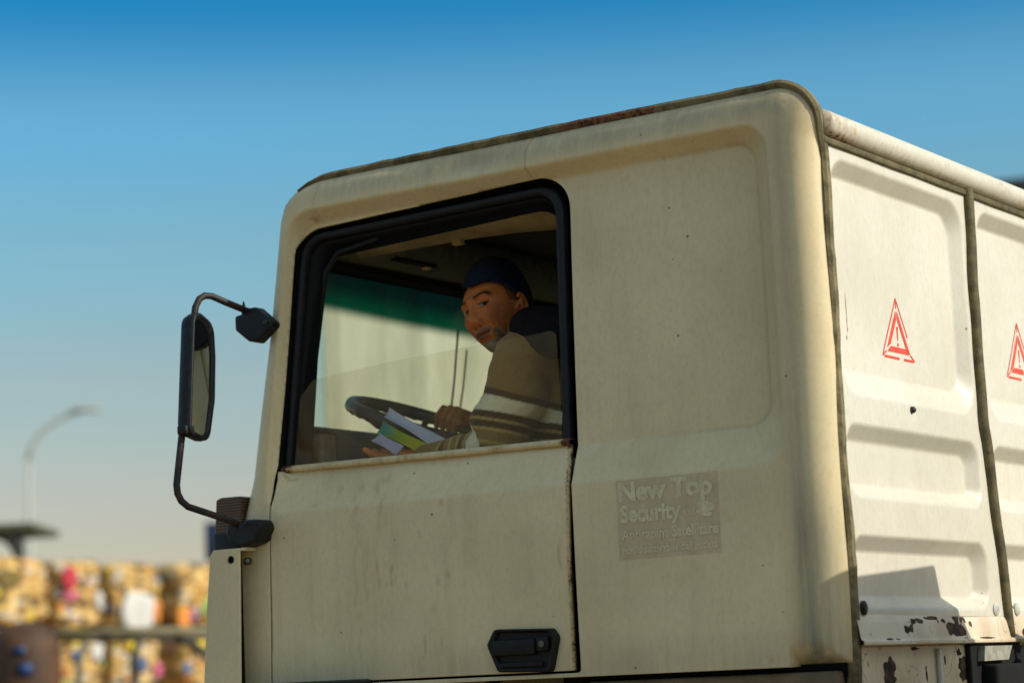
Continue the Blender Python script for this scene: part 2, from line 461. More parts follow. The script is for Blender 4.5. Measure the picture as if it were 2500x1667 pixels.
def polyround(pts, r, n=7):
    out = []; m = len(pts); rs = r if isinstance(r, (list, tuple)) else [r]*m
    for i in range(m):
        p0 = np.array(pts[i-1], float); p = np.array(pts[i], float); p1 = np.array(pts[(i+1) % m], float)
        a = (p0-p); b = (p1-p); la = np.linalg.norm(a); lb = np.linalg.norm(b); a /= la; b /= lb
        ang = math.acos(max(-1, min(1, float(a@b)))); rr = rs[i]
        if rr <= 0: out.append(tuple(p)); continue
        t = min(rr/math.tan(ang/2), la*.49, lb*.49); rr = t*math.tan(ang/2)
        c = p+(a+b)/np.linalg.norm(a+b)*rr/math.sin(ang/2)
        s0 = p+a*t-c; s1 = p+b*t-c
        a0 = math.atan2(s0[1], s0[0]); a1 = math.atan2(s1[1], s1[0]); da = (a1-a0+PI) % (2*PI)-PI
        for k in range(n+1): out.append((c[0]+rr*math.cos(a0+da*k/n), c[1]+rr*math.sin(a0+da*k/n)))
    return out
def clipgrid(us, vs, pos, sdf):
    """Sheet over the grid us x vs, kept where sdf>0, its border cut cleanly along sdf=0. pos(u,v)->(N,3)"""
    U, V = np.meshgrid(us, vs, indexing='ij'); nu, nv = U.shape
    S = sdf(U, V)
    idx = -np.ones((nu, nv), int); uv = []; faces = []
    ins = S > 0
    ii = np.argwhere(ins)
    for k, (i, j) in enumerate(ii): idx[i, j] = k
    uv = [(U[i, j], V[i, j]) for i, j in ii]
    cut = {}
    def cutpt(a, b):
        key = (a, b) if a < b else (b, a)
        if key in cut: return cut[key]
        sa, sb = S[a], S[b]; t = sa/(sa-sb)
        uv.append((U[a]+(U[b]-U[a])*t, V[a]+(V[b]-V[a])*t)); cut[key] = len(uv)-1; return cut[key]
    cnt = ins[:-1, :-1].astype(int)+ins[1:, :-1]+ins[1:, 1:]+ins[:-1, 1:]
    for i, j in np.argwhere(cnt > 0):
        cs = [(i, j), (i+1, j), (i+1, j+1), (i, j+1)]
        if cnt[i, j] == 4: faces.append(tuple(idx[c] for c in cs)); continue
        p = []
        for k in range(4):
            a, b = cs[k], cs[(k+1) % 4]
            if ins[a]: p.append(idx[a])
            if ins[a] != ins[b]: p.append(cutpt(a, b))
        if len(p) >= 3: faces.append(tuple(p))
    uv = np.array(uv); P = pos(uv[:, 0], uv[:, 1])
    return P, faces, uv

# ================================================================== GROUND
gnd = G().add([(-900, -900, 0), (900, -900, 0), (900, 900, 0), (-900, 900, 0)], [(0, 1, 2, 3)]).make('ground', M['ground'], smooth=False)
gnd['kind'] = 'structure'

# ================================================================== TRUCK
truck = thing('truck', 'old cream truck cab with a rusty drip rail, driver at its open side window', 'truck', (-.9, 1.2, 0))
W = 2.36                                   # cab width

def front_x(z):                            # front edge of the side at height z
    return np.interp(z, [1.0, 1.7, 2.07, 2.10, 2.13, 2.245, 2.624, 2.946, 2.993, 3.03, 3.05], [-1.88, -1.87, -1.86, -1.82, -1.806, -1.766, -1.698, -1.647, -1.630, -1.58, -1.53])
OUT = polyround([(-2.2, 1.668), (0.0, 1.668), (0.0, 3.046), (-2.2, 3.046)], [0, .0, .105, 0], 10)
DOOR = polyround([(-1.709, 1.678), (-.716, 1.678), (-.718, 2.15), (-.722, 2.25), (-.712, 2.939), (-1.594, 2.917), (-1.687, 2.235), (-1.699, 2.140)], [.01, .01, 0, 0, .085, .075, 0, 0], 8)
def shear_x(x, z): return x-.14*(z-2.9)*np.clip((-x-.8)/.8, 0, 1)
def recess(x, z):
    xs = shear_x(x, z)
    so = rrect(xs, z, -1.612, -.120, 2.142, 2.963, .072)
    si = rrect(xs, z, -1.585, -.172, 2.243, 2.929, .055)
    t = np.where(so > 0, 0, np.where(si < 0, 1, -so/(np.maximum(-so, 0)+np.maximum(si, 0)+1e-9)))
    return .046*t
def side_y(x, z):
    so = polysdf(x, z, OUT)
    e = np.maximum(-so, 0)
    top = sstep(2.90, 2.99, z)
    w = .072*(1-top)+.075*top; drop = .080*(1-top)+.040*top
    q = np.clip(1-e/w, 0, 1)
    # bottom edge stays square
    keep = sstep(1.672, 1.80, z)
    near_right = (x > -.14)
    q = np.where((z < 1.80) & (~near_right), 0, q)
    y = drop*(1-np.sqrt(np.maximum(1-q*q*.955, 0)))
    # front corner rounding
    ef = x-front_x(z); qf = np.clip(1-ef/.05, 0, 1)
    y = y+.035*(1-np.sqrt(np.maximum(1-qf*qf*.95, 0)))
    y = y+recess(x, z)
    # shallow dent and waviness in the header
    y = y+.015*np.exp(-((x+1.00)/.12)**2-((z-3.005)/.03)**2)-.005*np.exp(-((x+1.11)/.03)**2-((z-2.99)/.05)**2)
    y = y+.0016*np.sin(x*7+1)*np.sin(z*5)+.0009*np.sin(x*17+z*9)+.003*np.exp(-((x+.42)/.06)**2-((z-1.86)/.05)**2)+.0025*np.exp(-((x+1.52)/.05)**2-((z-1.80)/.06)**2)-.002*np.exp(-((x+.55)/.09)**2-((z-2.62)/.12)**2)
    return y
def seg_d(x, z, pts):
    d = np.full(np.shape(x), 9.)
    for (a, b), (c, e) in zip(pts[:-1], pts[1:]):
        ex, ez = c-a, e-b; t = np.clip(((x-a)*ex+(z-b)*ez)/(ex*ex+ez*ez+1e-12), 0, 1)
        d = np.minimum(d, np.hypot(x-a-ex*t, z-b-ez*t))
    return d
def rust_field(x, z):
    r = np.zeros_like(x)
    for (px, pz, rad, a) in [(-1.531, 2.938, .022, .55), (-.83, 1.80, .03, .18), (-.76, 1.80, .02, .25), (-.74, 1.72, .02, .2), (-.36, 1.69, .02, .35), (-.19, 1.688, .03, .4), (-1.05, 2.962, .008, .45), (-1.09, 2.953, .008, .4)]:
        r = np.maximum(r, a*np.exp(-((x-px)**2+(z-pz)**2)/rad**2))
    r = np.maximum(r, .62*np.exp(-(seg_d(x, z, [(-.737, 1.69), (-.737, 1.95), (-.731, 2.14), (-.744, 2.245)])/.009)**2))
    r = np.maximum(r, .50*np.exp(-(seg_d(x, z, [(-1.68, 2.259), (-.745, 2.249)])/.0075)**2))
    r = np.maximum(r, .62*np.exp(-(seg_d(x, z, [(-1.672, 2.254), (-1.649, 2.231), (-1.622, 2.235)])/.006)**2))
    r = np.maximum(r, .5*np.exp(-(seg_d(x, z, [(-1.674, 2.239), (-1.662, 2.224)])/.006)**2))
    r = np.maximum(r, .6*np.exp(-(seg_d(x, z, [(-.768, 2.252), (-.750, 2.240), (-.744, 2.205)])/.006)**2))
    for pts_ in ([(-.56, 1.832), (-.52, 1.823), (-.46, 1.820)], [(-.58, 2.37), (-.54, 2.372), (-.515, 2.385)], [(-.44, 2.945), (-.41, 2.96), (-.395, 2.965)], [(-1.885, 1.80), (-1.862, 1.801)], [(-1.2, 1.83), (-1.16, 1.826)]):
        r = np.maximum(r, .30*np.exp(-(seg_d(x, z, pts_)/.0026)**2))
    r = np.maximum(r, .42*np.exp(-(seg_d(x, z, [(-.27, 3.046), (-.10, 3.03), (-.05, 2.99)])/.012)**2))
    return r
def grime_tone_field(x, z):
    g = .45*np.exp(-((x+1.40)/.05)**2-((z-1.98)/.12)**2)+.35*np.exp(-((x+1.27)/.02)**2-((z-2.02)/.05)**2)
    g = g+.30*np.exp(-((x+1.33)/.10)**2)*sstep(1.70, 1.9, z)*sstep(2.05, 1.8, z)
    g = g+.55*np.exp(-((x+.09)/.035)**2)*sstep(2.15, 1.95, z)+.25*np.exp(-((x+.12)/.02)**2)
    g = g+.25*sstep(2.962, 2.985, z)+.22*sstep(1.78, 1.68, z)  # darker along the header and towards the bottom edge
    g = g+.5*np.exp(-(seg_d(x, z, [(-.804, 3.043), (-.816, 3.00), (-.816, 2.96), (-.812, 2.935)])/.0028)**2)*1.8
    g = g+.4*np.exp(-(seg_d(x, z, [(-1.50, 3.03), (-1.512, 2.98), (-1.512, 2.93)])/.003)**2)
    def dx_(px): return -1.70+(px-65)*.000434
    def dz_(pz): return 2.145-(pz-395)*.00036
    for px, p0, p1, w, a in [(752, 410, 700, .006, .8), (740, 690, 1110, .009, .75), (778, 540, 700, .005, .7), (830, 700, 760, .012, .6), (818, 740, 1080, .006, .8), (910, 850, 1010, .004, .7), (935, 400, 600, .006, .45), (1003, 850, 980, .003, .75), (1022, 840, 980, .003, .75), (765, 1100, 1547, .003, .5), (690, 1000, 1500, .006, .4), (1240, 1400, 1520, .004, .6), (1325, 1440, 1510, .003, .6), (1370, 1410, 1490, .003, .7), (2230, 830, 950, .005, .7), (1480, 420, 700, .012, .3), (1600, 380, 900, .02, .22), (300, 500, 1500, .05, .15), (1900, 700, 1500, .08, .16)]:
        cx = dx_(px); z0 = dz_(p1); z1 = dz_(p0)
        d = np.abs(x-cx-.004*np.sin(z*60+px)); zd = np.maximum(np.maximum(z0-z, z-z1), 0)
        g = np.maximum(g, a*np.exp(-(d/w)**2-(zd/.012)**2))
    for px, pz, rx, rz in [(935, 235, .010, .010), (880, 260, .010, .016), (970, 215, .007, .012), (900, 300, .007, .010), (735, 350, .008, .012), (660, 595, .006, .009), (1230, 645, .005, .008), (1360, 1000, .007, .010), (1118, 1000, .006, .007), (1435, 960, .007, .008), (1270, 890, .006, .006), (1320, 1185, .007, .010), (975, 995, .006, .007), (1400, 440, .008, .008), (770, 270, .012, .014), (600, 265, .01, .01), (430, 370, .012, .006)]:
        g = np.maximum(g, .62*np.exp(-((x-dx_(px))/rx)**2-((z-dz_(pz))/rz)**2))
    # worn mottling of the quarter panel and corner
    nn = np.array([mnoise.noise(Vector((a*5, b*3.2, 2)))+.5*mnoise.noise(Vector((a*13, b*7, 5))) for a, b in zip(np.ravel(x), np.ravel(z))]).reshape(np.shape(x))
    g = g+np.clip(.03+.26*nn, 0, .45)
    g = g+.22*sstep(-.34, -.16, x)*sstep(2.22, 2.3, z)
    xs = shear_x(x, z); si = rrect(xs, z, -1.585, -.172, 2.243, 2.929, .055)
    g = g+.55*np.exp(-(si/.0045)**2)*sstep(-.6, -.2, x)  # thin darker line along the recess's inner edge
    return np.clip(g, 0, 1)
def soot_tone_field(x, z):
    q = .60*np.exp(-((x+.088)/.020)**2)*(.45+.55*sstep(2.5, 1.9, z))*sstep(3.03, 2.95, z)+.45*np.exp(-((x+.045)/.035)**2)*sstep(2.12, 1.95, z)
    q = q+.34*sstep(2.968, 3.005, z)*sstep(-1.62, -1.4, x)+.18*sstep(1.80, 1.69, z)  # greyer along the header and towards the bottom edge
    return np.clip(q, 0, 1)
def side_pos(x, z): return np.stack([x, side_y(x, z), z], 1)
us = np.arange(-1.90, .012, .0048); vs = np.arange(1.66, 3.056, .0048)
def sdf_side(x, z): return np.minimum(np.minimum(-polysdf(x, z, OUT), polysdf(x, z, DOOR)), x-front_x(z))
P, F, uv = clipgrid(us, vs, side_pos, sdf_side)
cab = obj('cab_side', P, F, M['cream'], truck, attrs={'rust': rust_field(uv[:, 0], uv[:, 1]), 'grime_tone': grime_tone_field(uv[:, 0], uv[:, 1]), 'soot_tone': soot_tone_field(uv[:, 0], uv[:, 1])}, solid=.010)

# --- door
door_sil = 2.248
DP = [(-1.7025, 1.684), (-.737, 1.684), (-.735, 1.95), (-.728, 2.14), (-.744, 2.248), (-1.681, 2.260), (-1.680, 2.235), (-1.6925, 2.140)]
P, F, uv = clipgrid(np.arange(-1.72, -.70, .0065), np.arange(1.68, 2.262, .0065), side_pos, lambda x, z: -polysdf(x, z, DP))
door = obj('door', P, F, M['cream'], truck, attrs={'rust': rust_field(uv[:, 0], uv[:, 1]), 'grime_tone': grime_tone_field(uv[:, 0], uv[:, 1]), 'soot_tone': soot_tone_field(uv[:, 0], uv[:, 1])}, solid=.016)
# sill lip: narrow cream ledge under the glass
sl = [(-1.682+i*.01567, .034, np.interp(i, [0, 60], [2.262, 2.250])) for i in range(61)]
g = G()
vv = []; ff = []
for i, (x, y, z) in enumerate(sl):
    vv += [(x, y+.006, z-.006), (x, y, z+.003), (x, y+.008, z+.009), (x, y+.035, z+.008)]
for i in range(60):
    for k in range(3): ff.append((i*4+k, i*4+k+1, (i+1)*4+k+1, (i+1)*4+k))
rr = [.42+.28*mnoise.noise(Vector((q[0]*14, 3, 1)))+(.25 if q[0] < -1.64 or q[0] > -.77 else 0) for q in vv]
obj('sill_trim', vv, ff, M['cream'], door, attrs={'rust': rr, 'grime_tone': [.3]*len(vv)}, solid=.003)
# window frame of the door: dark rubbered channel
FO = polyround([(-1.681, 2.267), (-.746, 2.255), (-.733, 2.922), (-1.595, 2.906)], [0, 0, .075, .085], 9)
FI = polyround([(-1.661, 2.267), (-.771, 2.255), (-.762, 2.896), (-1.577, 2.882)], [0, 0, .055, .065], 9)
def ring_strip(outer, inner, y_out, y_in, bulge):
    n = min(len(outer), len(inner)); v = []; f = []
    for (a, b) in zip(outer, inner):
        a = np.array(a); b = np.array(b)
        for t, dy in ((0, .018), (.06, .004), (.25, -bulge), (.75, -bulge), (.94, .004), (1, .03)):
            p = a+(b-a)*t; v.append((p[0], y_out+(y_in-y_out)*t+dy, p[1]))
    k = 6
    for i in range(n):
        j = (i+1) % n
        for q in range(k-1): f.append((i*k+q, j*k+q, j*k+q+1, i*k+q+1))
    return v, f
v, f = ring_strip(FO, FI, .050, .050, .006)
# drop the bottom run (between the two lowest corners) so that the frame stands on the sill
k = 6
f = [q for q in f if not (max(v[i][2] for i in q) < 2.271)]
wf = obj('window_frame', v, f, M['rubber'], door)
# inner channel: a second, deeper dark frame
FO2 = polyround([(-1.663, 2.267), (-.772, 2.255), (-.763, 2.897), (-1.579, 2.883)], [0, 0, .055, .065], 9)
FI2 = polyround([(-1.660, 2.267), (-.782, 2.255), (-.772, 2.886), (-1.544, 2.871)], [0, 0, .05, .06], 9)
v, f = ring_strip(FO2, FI2, .062, .078, .004)
f = [q for q in f if not (max(v[i][2] for i in q) < 2.271)]
obj('glass_channel', v, f, M['interior_dark'], door)
# jamb return all round the door, black to stand in for the gap's shade
n = len(DOOR); v = []; f = []
for (x, z) in DOOR:
    y = float(side_y(np.array([x]), np.array([z]))[0])
    cx, cz = -1.2, 2.3; dx, dz = cx-x, cz-z; L = math.hypot(dx, dz)
    v += [(x, y+.0105, z), (x, y+.052, z), (x+dx/L*.085, y+.056, z+dz/L*.085)]
for i in range(n):
    j = (i+1) % n
    for q in range(2): f.append((i*3+q, j*3+q, j*3+q+1, i*3+q+1))
obj('door_gap_shade', v, f, M['gap'], truck)

# side glass, half wound down
GL = polyround([(-1.655, 2.232), (-.773, 2.232), (-.778, 2.546), (-.83, 2.540), (-1.293, 2.524), (-1.575, 2.503), (-1.622, 2.461)], [0, 0, .05, 0, 0, .02, .02], 6)
GL = [(x, z) for x, z in GL]
clear_ = NT('clear_glass_back'); tr_ = clear_.n('ShaderNodeBsdfTransparent'); M['clear'] = clear_.done(tr_.outputs[0])
glass = G().prism(GL, 'y', .056, .060).make('window_glass', [M['side_glass'], M['clear']], door, smooth=False)
for pl in glass.data.polygons: pl.material_index = 0 if (abs(pl.normal.y) > .5 and pl.center.y < .058) else 1

# door handle: recessed dark cup with a paddle and a lock
HB = polyround([(-.989, 1.757), (-.965, 1.796), (-.787, 1.790), (-.771, 1.768), (-.795, 1.683), (-.958, 1.688)], [.012, .014, .014, .014, .012, .012], 5)
def scaled(poly, s, dx=0, dz=0):
    c = np.mean(np.array(poly), 0); return [((x-c[0])*s+c[0]+dx, (z-c[1])*s+c[1]+dz) for x, z in poly]
n = len(HB); v = []; f = []
for ringp, y in ((HB, .002), (scaled(HB, .985), -.010), (scaled(HB, .93), -.014), (scaled(HB, .86), -.012), (scaled(HB, .82, 0, -.002), -.0035), (scaled(HB, .2), -.003)):
    v += [(x, y, z) for x, z in ringp]
for q in range(5):
    for i in range(n): f.append((q*n+i, q*n+(i+1) % n, (q+1)*n+(i+1) % n, (q+1)*n+i))
f.append(tuple(5*n+i for i in range(n)))
hd = obj('door_handle', v, f, M['handle'], door)
# paddle and lock barrel belong to the handle (one mesh)
g = G()
g.box((-.968, -.020, 1.728), (-.838, -.002, 1.768), .006)
g.box((-.955, -.012, 1.698), (-.82, .002, 1.712), .005)
g.box((-.835, -.018, 1.735), (-.800, -.002, 1.772), .006)
g.v = [Vector(q) for q in g.v]
gm = obj('tmp_handle', g.v, g.f, M['handle'])
bm = bmesh.new(); bm.from_mesh(hd.data); bm.from_mesh(gm.data); bm.to_mesh(hd.data); bm.free(); bpy.data.objects.remove(gm)
autosmooth(hd, 40)
lk = G(); lk.tube([(-.815, -.017, 1.753), (-.815, -.022, 1.753)], .0085, 16)
obj('lock', lk.v, lk.f, M['chrome'], door, smooth=False)

# black step-top/wheel-arch lip at lower front of the door
o = G().box((-1.74, -.075, 1.60), (-1.36, .03, 1.688), .015).make('wheel_arch_lip', M['plastic'], truck); autosmooth(o)

# --- drip rail along roof edge, round the corner and down the rear seam
rail_path = [(-1.585, 3.028), (-1.55, 3.040)]+[(x, 3.050+.004*math.sin((x+1.5)*2.2)) for x in np.linspace(-1.50, -.14, 40)]
arc = [(-.105+.105*math.sin(a), 2.944+.108*math.cos(a)) for a in np.linspace(0, PI/2, 12)]
rail_path += arc
down = []
zz = np.linspace(2.92, 1.62, 44)
for i, z in enumerate(zz):
    w = .006*math.sin(z*7.5)+.003*math.sin(z*23)
    down.append((.0+w*.40, z))
v = []; f = []; rust = []
prof = [(-.014, .034), (-.006, .026), (.005, .022), (.013, .028), (.012, .046), (-.010, .052)]
downprof = [(-.030, .068), (-.022, .055), (-.002, .050), (.006, .056), (.006, .074), (-.020, .082)]     # (normal offset, depth y)
full = rail_path+[(x, z) for x, z in down]
for i, (x, z) in enumerate(full):
    a = full[max(i-1, 0)]; b = full[min(i+1, len(full)-1)]
    t = np.array([b[0]-a[0], b[1]-a[1]]); t /= np.linalg.norm(t); nn = np.array([-t[1], t[0]])
    jag = .0022*mnoise.noise(Vector((x*22, z*22, 4)))
    s = min(1, .35+i*.25)
    kd = min(1, max(0, (2.99-z)/.12)) if x > -.06 else 0
    for (o1, y1), (o2, y2) in zip(prof, downprof):
        o_ = o1*(1-kd)+o2*kd; y = y1*(1-kd)+y2*kd+.003*kd*math.sin(z*11)
        v.append((x+nn[0]*(o_*s+jag), y, z+nn[1]*(o_*s+jag))); rust.append(float(np.interp(x, [-1.6, -1.52, -1.45, -1.3, -.85, -.75, -.62, -.44, -.42, 0], [.45, .5, .2, .12, .1, .38, .75, .8, .05, .05])))
k = len(prof)
for i in range(len(full)-1):
    for q in range(k): f.append((i*k+q, (i+1)*k+q, (i+1)*k+(q+1) % k, i*k+(q+1) % k))
f.append(tuple(range(k))); f.append(tuple((len(full)-1)*k+q for q in range(k-1, -1, -1)))
o = obj('drip_rail', v, f, M['rail'], truck, attrs={'rust': rust}); autosmooth(o, 50)
# --- rear wall: pressed panels
PAN = [(.055, .895), (.935, 1.42+.36), (1.82, 2.33)]
def rear_depth(y, z):
    d = np.zeros_like(y)
    for a, b in PAN:
        L = a+.022; Rr = min(b-.03, a+.83)
        for (z0, z1, r) in ((2.301, 2.872, .085), (2.059, 2.231, .055), (1.797, 1.968, .055)):
            so = rrect(y, z, L, Rr, z0, z1, r)
            bw = .062 if z1 > 2.5 else .030
            si = rrect(y, z, L+.035, Rr-.038, z0+bw, z1-.036, max(r-.03, .02))
            t = np.where(so > 0, 0, np.where(si < 0, 1, -so/(np.maximum(-so, 0)+np.maximum(si, 0)+1e-9)))
            d = d+.032*t
    d = d+.004*np.exp(-((y-.464)/.02)**2-((z-2.288)/.02)**2)
    d = d+.0015*np.sin(y*6)*np.sin(z*4+1)+.0006*np.sin(y*19+z*13)
    return d
def rear_pos(y, z): return np.stack([.002-rear_depth(y, z), y, z], 1)
def rear_rust(y, z):
    r = np.zeros_like(y)
    for (py, pz, rad, a) in [(.464, 2.288, .008, 1.0), (.9, 1.74, .02, .1)]:
        r = np.maximum(r, a*np.exp(-((y-py)**2+(z-pz)**2)/rad**2))
    r = np.maximum(r, .28*np.exp(-(seg_d(y, z, [(.05, 2.915), (1.8, 2.905)])/.012)**2))
    r = np.maximum(r, .22*np.exp(-(seg_d(y, z, [(1.26, 2.30), (1.36, 2.30)])/.008)**2))
    r = np.maximum(r, 1.0*np.exp(-(seg_d(y, z, [(.187, 2.572), (.183, 2.50), (.186, 2.47), (.176, 2.433)])/.0022)**2))
    return r
P, F, uv = clipgrid(np.arange(.044, 1.50, .0052), np.arange(1.77, 2.935, .0052), rear_pos, lambda y, z: np.minimum(np.minimum(y-.062, 1.46-y), np.minimum(z-1.776, 2.93-z)))
o_far = G().box((-.02, 1.458, 1.776), (.0, 2.325, 2.93)).make('rear_panel', M['cream_sunlit'], truck, smooth=False)
rear = obj('rear_panel', P, F, M['cream_sunlit'], truck, attrs={'rust': rear_rust(uv[:, 0], uv[:, 1]), 'grime_tone': np.zeros(len(uv))+.06}, solid=.010)
for yb in (.905, 1.80):
    pts = []
    for z in np.linspace(2.915, 1.725, 40):
        kink = .0+.018*sstep(2.30, 2.22, z)+.055*sstep(2.25, 1.73, z)-.012*sstep(2.9, 2.6, z)
        pts.append((.006, yb+kink+.002*math.sin(z*30), z))
    g = G(); g.tube(pts, [.0165+.0015*mnoise.noise(Vector((7, 2, p[2]*12))) for p in pts], 10); g.make('panel_seam_bead', M['olive'], truck)
# top rail: round cream section with a dark shadow gap and seam strip below
pts = [(.012, y, 2.948) for y in np.linspace(.052, 2.34, 70)]
v = []; f = []; prof = []
for a in np.linspace(-100, 120, 14): prof.append((.004+.034*math.cos(R(a)), .033*math.sin(R(a))))
ru = []
for (x, y, z) in pts:
    for dx, dz in prof:
        v.append((x+dx-.018+.001*mnoise.noise(Vector((y*9, dz*30, 1))), y, z+dz)); ru.append(.30+.25*mnoise.noise(Vector((y*5, dz*40, 3)))+(.12 if y < .2 else 0)+(.10 if dz < -.02 else 0))
k = len(prof)
for i in range(len(pts)-1):
    for q in range(k-1): f.append((i*k+q, (i+1)*k+q, (i+1)*k+q+1, i*k+q+1))
f.append(tuple(range(k))); f.append(tuple((len(pts)-1)*k+q for q in range(k-1, -1, -1)))
obj('roof_rail', v, f, M['cream_sunlit'], truck, attrs={'rust': ru, 'grime_tone': [.1]*len(v)})
o = G().box((-.02, .05, 2.897), (.010, 2.33, 2.914), .003).make('rail_seam', M['olive'], truck)
# bolts
g = None
for y in (.108, .896, 1.040):
    o = G().tube([(.0, y, 1.797), (.006, y, 1.797), (.010, y, 1.797)], [.017, .017, .010], 16).make('bolt', M['plastic'] if y < .2 else M['lamp_grey'], truck); autosmooth(o)
o = G().tube([(-.004, .464, 2.288), (.006, .464, 2.288), (.010, .464, 2.288)], [.009, .008, .004], 12).make('rivet', M['tube'], truck)

# ledge with peeling paint + lower panel
ys = np.arange(.058, 2.33, .009)
v = []; f = []; chip = []
lp = [(.000, 1.782), (.004, 1.776), (.009, 1.765), (.013, 1.742), (.016, 1.724), (.023, 1.719), (.023, 1.711), (.004, 1.709)]
def chipf(y, z, x):
    c = 0.0
    for (py, pz, ry, rz, a) in [(.61, 1.745, .062, .018, 1.0), (.645, 1.769, .042, .010, .95), (.33, 1.747, .028, .011, .95), (.385, 1.766, .045, .008, .85), (.48, 1.774, .05, .005, .8), (.70, 1.757, .02, .012, .6), (.53, 1.765, .03, .008, .7), (.22, 1.724, .06, .004, .6), (.80, 1.723, .08, .004, .6), (.12, 1.735, .02, .01, .5), (.44, 1.735, .012, .02, .45), (.85, 1.765, .02, .008, .45), (1.3, 1.745, .08, .02, .9),
                                (.245, 1.640, .040, .034, 1.0), (.252, 1.672, .012, .014, .9), (.69, 1.650, .050, .034, 1.0), (.66, 1.69, .03, .012, .7), (.13, 1.66, .015, .03, .5), (.40, 1.70, .05, .006, .6), (.45, 1.64, .012, .04, .5), (.57, 1.66, .01, .03, .45)]:
        c = max(c, a*math.exp(-((y-py)/ry)**4-((z-pz)/rz)**4))
    p = Vector((y, z, 0))
    return c*(.95+.70*mnoise.noise(p*32)+.55*mnoise.noise(p*85))+.10*mnoise.noise(p*30)
lpz = [q for q in lp]; lp = []
for (a0, b0), (a1, b1) in zip(lpz[:-1], lpz[1:]):
    for q in range(4): lp.append((a0+(a1-a0)*q/4, b0+(b1-b0)*q/4))
lp.append(lpz[-1]); ys = np.arange(.058, 2.33, .005)
for y in ys:
    for x, z in lp: v.append((x, y, z)); chip.append(chipf(y, z, x))
k = len(lp)
for i in range(len(ys)-1):
    for q in range(k-1): f.append((i*k+q, (i+1)*k+q, (i+1)*k+q+1, i*k+q+1))
obj('rear_ledge', v, f, M['peel'], truck, attrs={'chip': chip})
ys = np.arange(.058, 2.33, .006); zs = np.concatenate([np.arange(1.0, 1.60, .03), np.arange(1.60, 1.712, .005)])
Y, Z = np.meshgrid(ys, zs, indexing='ij'); nz = len(zs)
v = [(-.004+.002*math.sin(y*20), y, z) for y, z in zip(Y.ravel(), Z.ravel())]
f = [(i*nz+j, (i+1)*nz+j, (i+1)*nz+j+1, i*nz+j+1) for i in range(len(ys)-1) for j in range(nz-1)]
obj('lower_rear_panel', v, f, M['peel'], truck, attrs={'chip': [chipf(q[1], q[2], 0) for q in v]}, solid=.02)
for yb in (.52, 1.4):
    G().tube([(.002, yb, 1.70), (.004, yb+.004, 1.3), (.002, yb, 1.0)], .007, 8).make('panel_seam_bead', M['cream_sunlit'], truck, attrs=None)

# dark latch unit, reflector and cable on the rear lower right
o = G().box((-.004, .69, 1.2), (.010, 1.9, 1.709), .003).box((.0, .76, 1.22), (.055, 1.9, 1.656), .01).make('latch_box', M['interior_dark'], truck)
o = G().prism([(.735, 1.664), (.745, 1.702), (.925, 1.702), (.895, 1.666)], 'x', .012, .030).make('reflector', plain('frosted_lens', (.30, .30, .24), .25), truck, smooth=False)
g = G()
g.ball((.05, 1.00, 1.735), (.018, .026, .016)); g.ball((.052, 1.025, 1.722), (.014, .02, .014))
g.tube([(.04, .96, 1.70), (.06, .98, 1.73), (.055, 1.01, 1.745), (.05, 1.05, 1.74), (.05, 1.12, 1.73), (.04, 1.2, 1.735)], .006, 8)
g.tube([(.05, 1.0, 1.72), (.06, 1.005, 1.69), (.05, 1.0, 1.655)], .007, 8)
g.make('cable_knot', plain('dirty_rope', (.20, .17, .10), .9), truck)
g = G(); g.ball((.06, 1.01, 1.655), (.03, .045, .04)); g.tube([(.06, .985, 1.64), (.065, .975, 1.58), (.06, .99, 1.52), (.06, 1.03, 1.56), (.06, 1.02, 1.63)], .004, 6)
g.tube([(.06, 1.0, 1.64), (.07, 1.01, 1.56), (.06, 1.05, 1.50), (.05, 1.10, 1.47)], .005, 6)
g.make('hose_coupling', plain('grey_coupling', (.22, .20, .15), .6), truck)

# --- roof skin, far side, front wall with windscreen opening
nx = 24; ny = 24; v = []; f = []
for i in range(nx+1):
    for j in range(ny+1):
        x = -1.56+1.54*i/nx; y = .045+(W-.09)*j/ny
        v.append((x, y, 2.975))
for i in range(nx):
    for j in range(ny): f.append((i*(ny+1)+j, (i+1)*(ny+1)+j, (i+1)*(ny+1)+j+1, i*(ny+1)+j+1))
obj('roof', v, f, M['cream_sunlit'], truck, attrs={'rust': [.05]*len(v), 'grime_tone': [.1]*len(v)}, solid=.012)
# far side wall with a passenger window
def far_sdf(x, z): return np.minimum(np.minimum(-polysdf(x, z, OUT), x-front_x(z)), rrect(x, z, -1.55, -.75, 2.26, 2.84, .06))
P, F, uv = clipgrid(np.arange(-1.86, .01, .03), np.arange(1.66, 3.06, .03), lambda x, z: np.stack([x, np.full_like(x, W)-.02*(z > 2.98), z], 1), far_sdf)
obj('far_cab_side', P, F, M['cream'], truck, attrs={'rust': np.zeros(len(P)), 'grime_tone': np.zeros(len(P))+.1}, solid=.01)
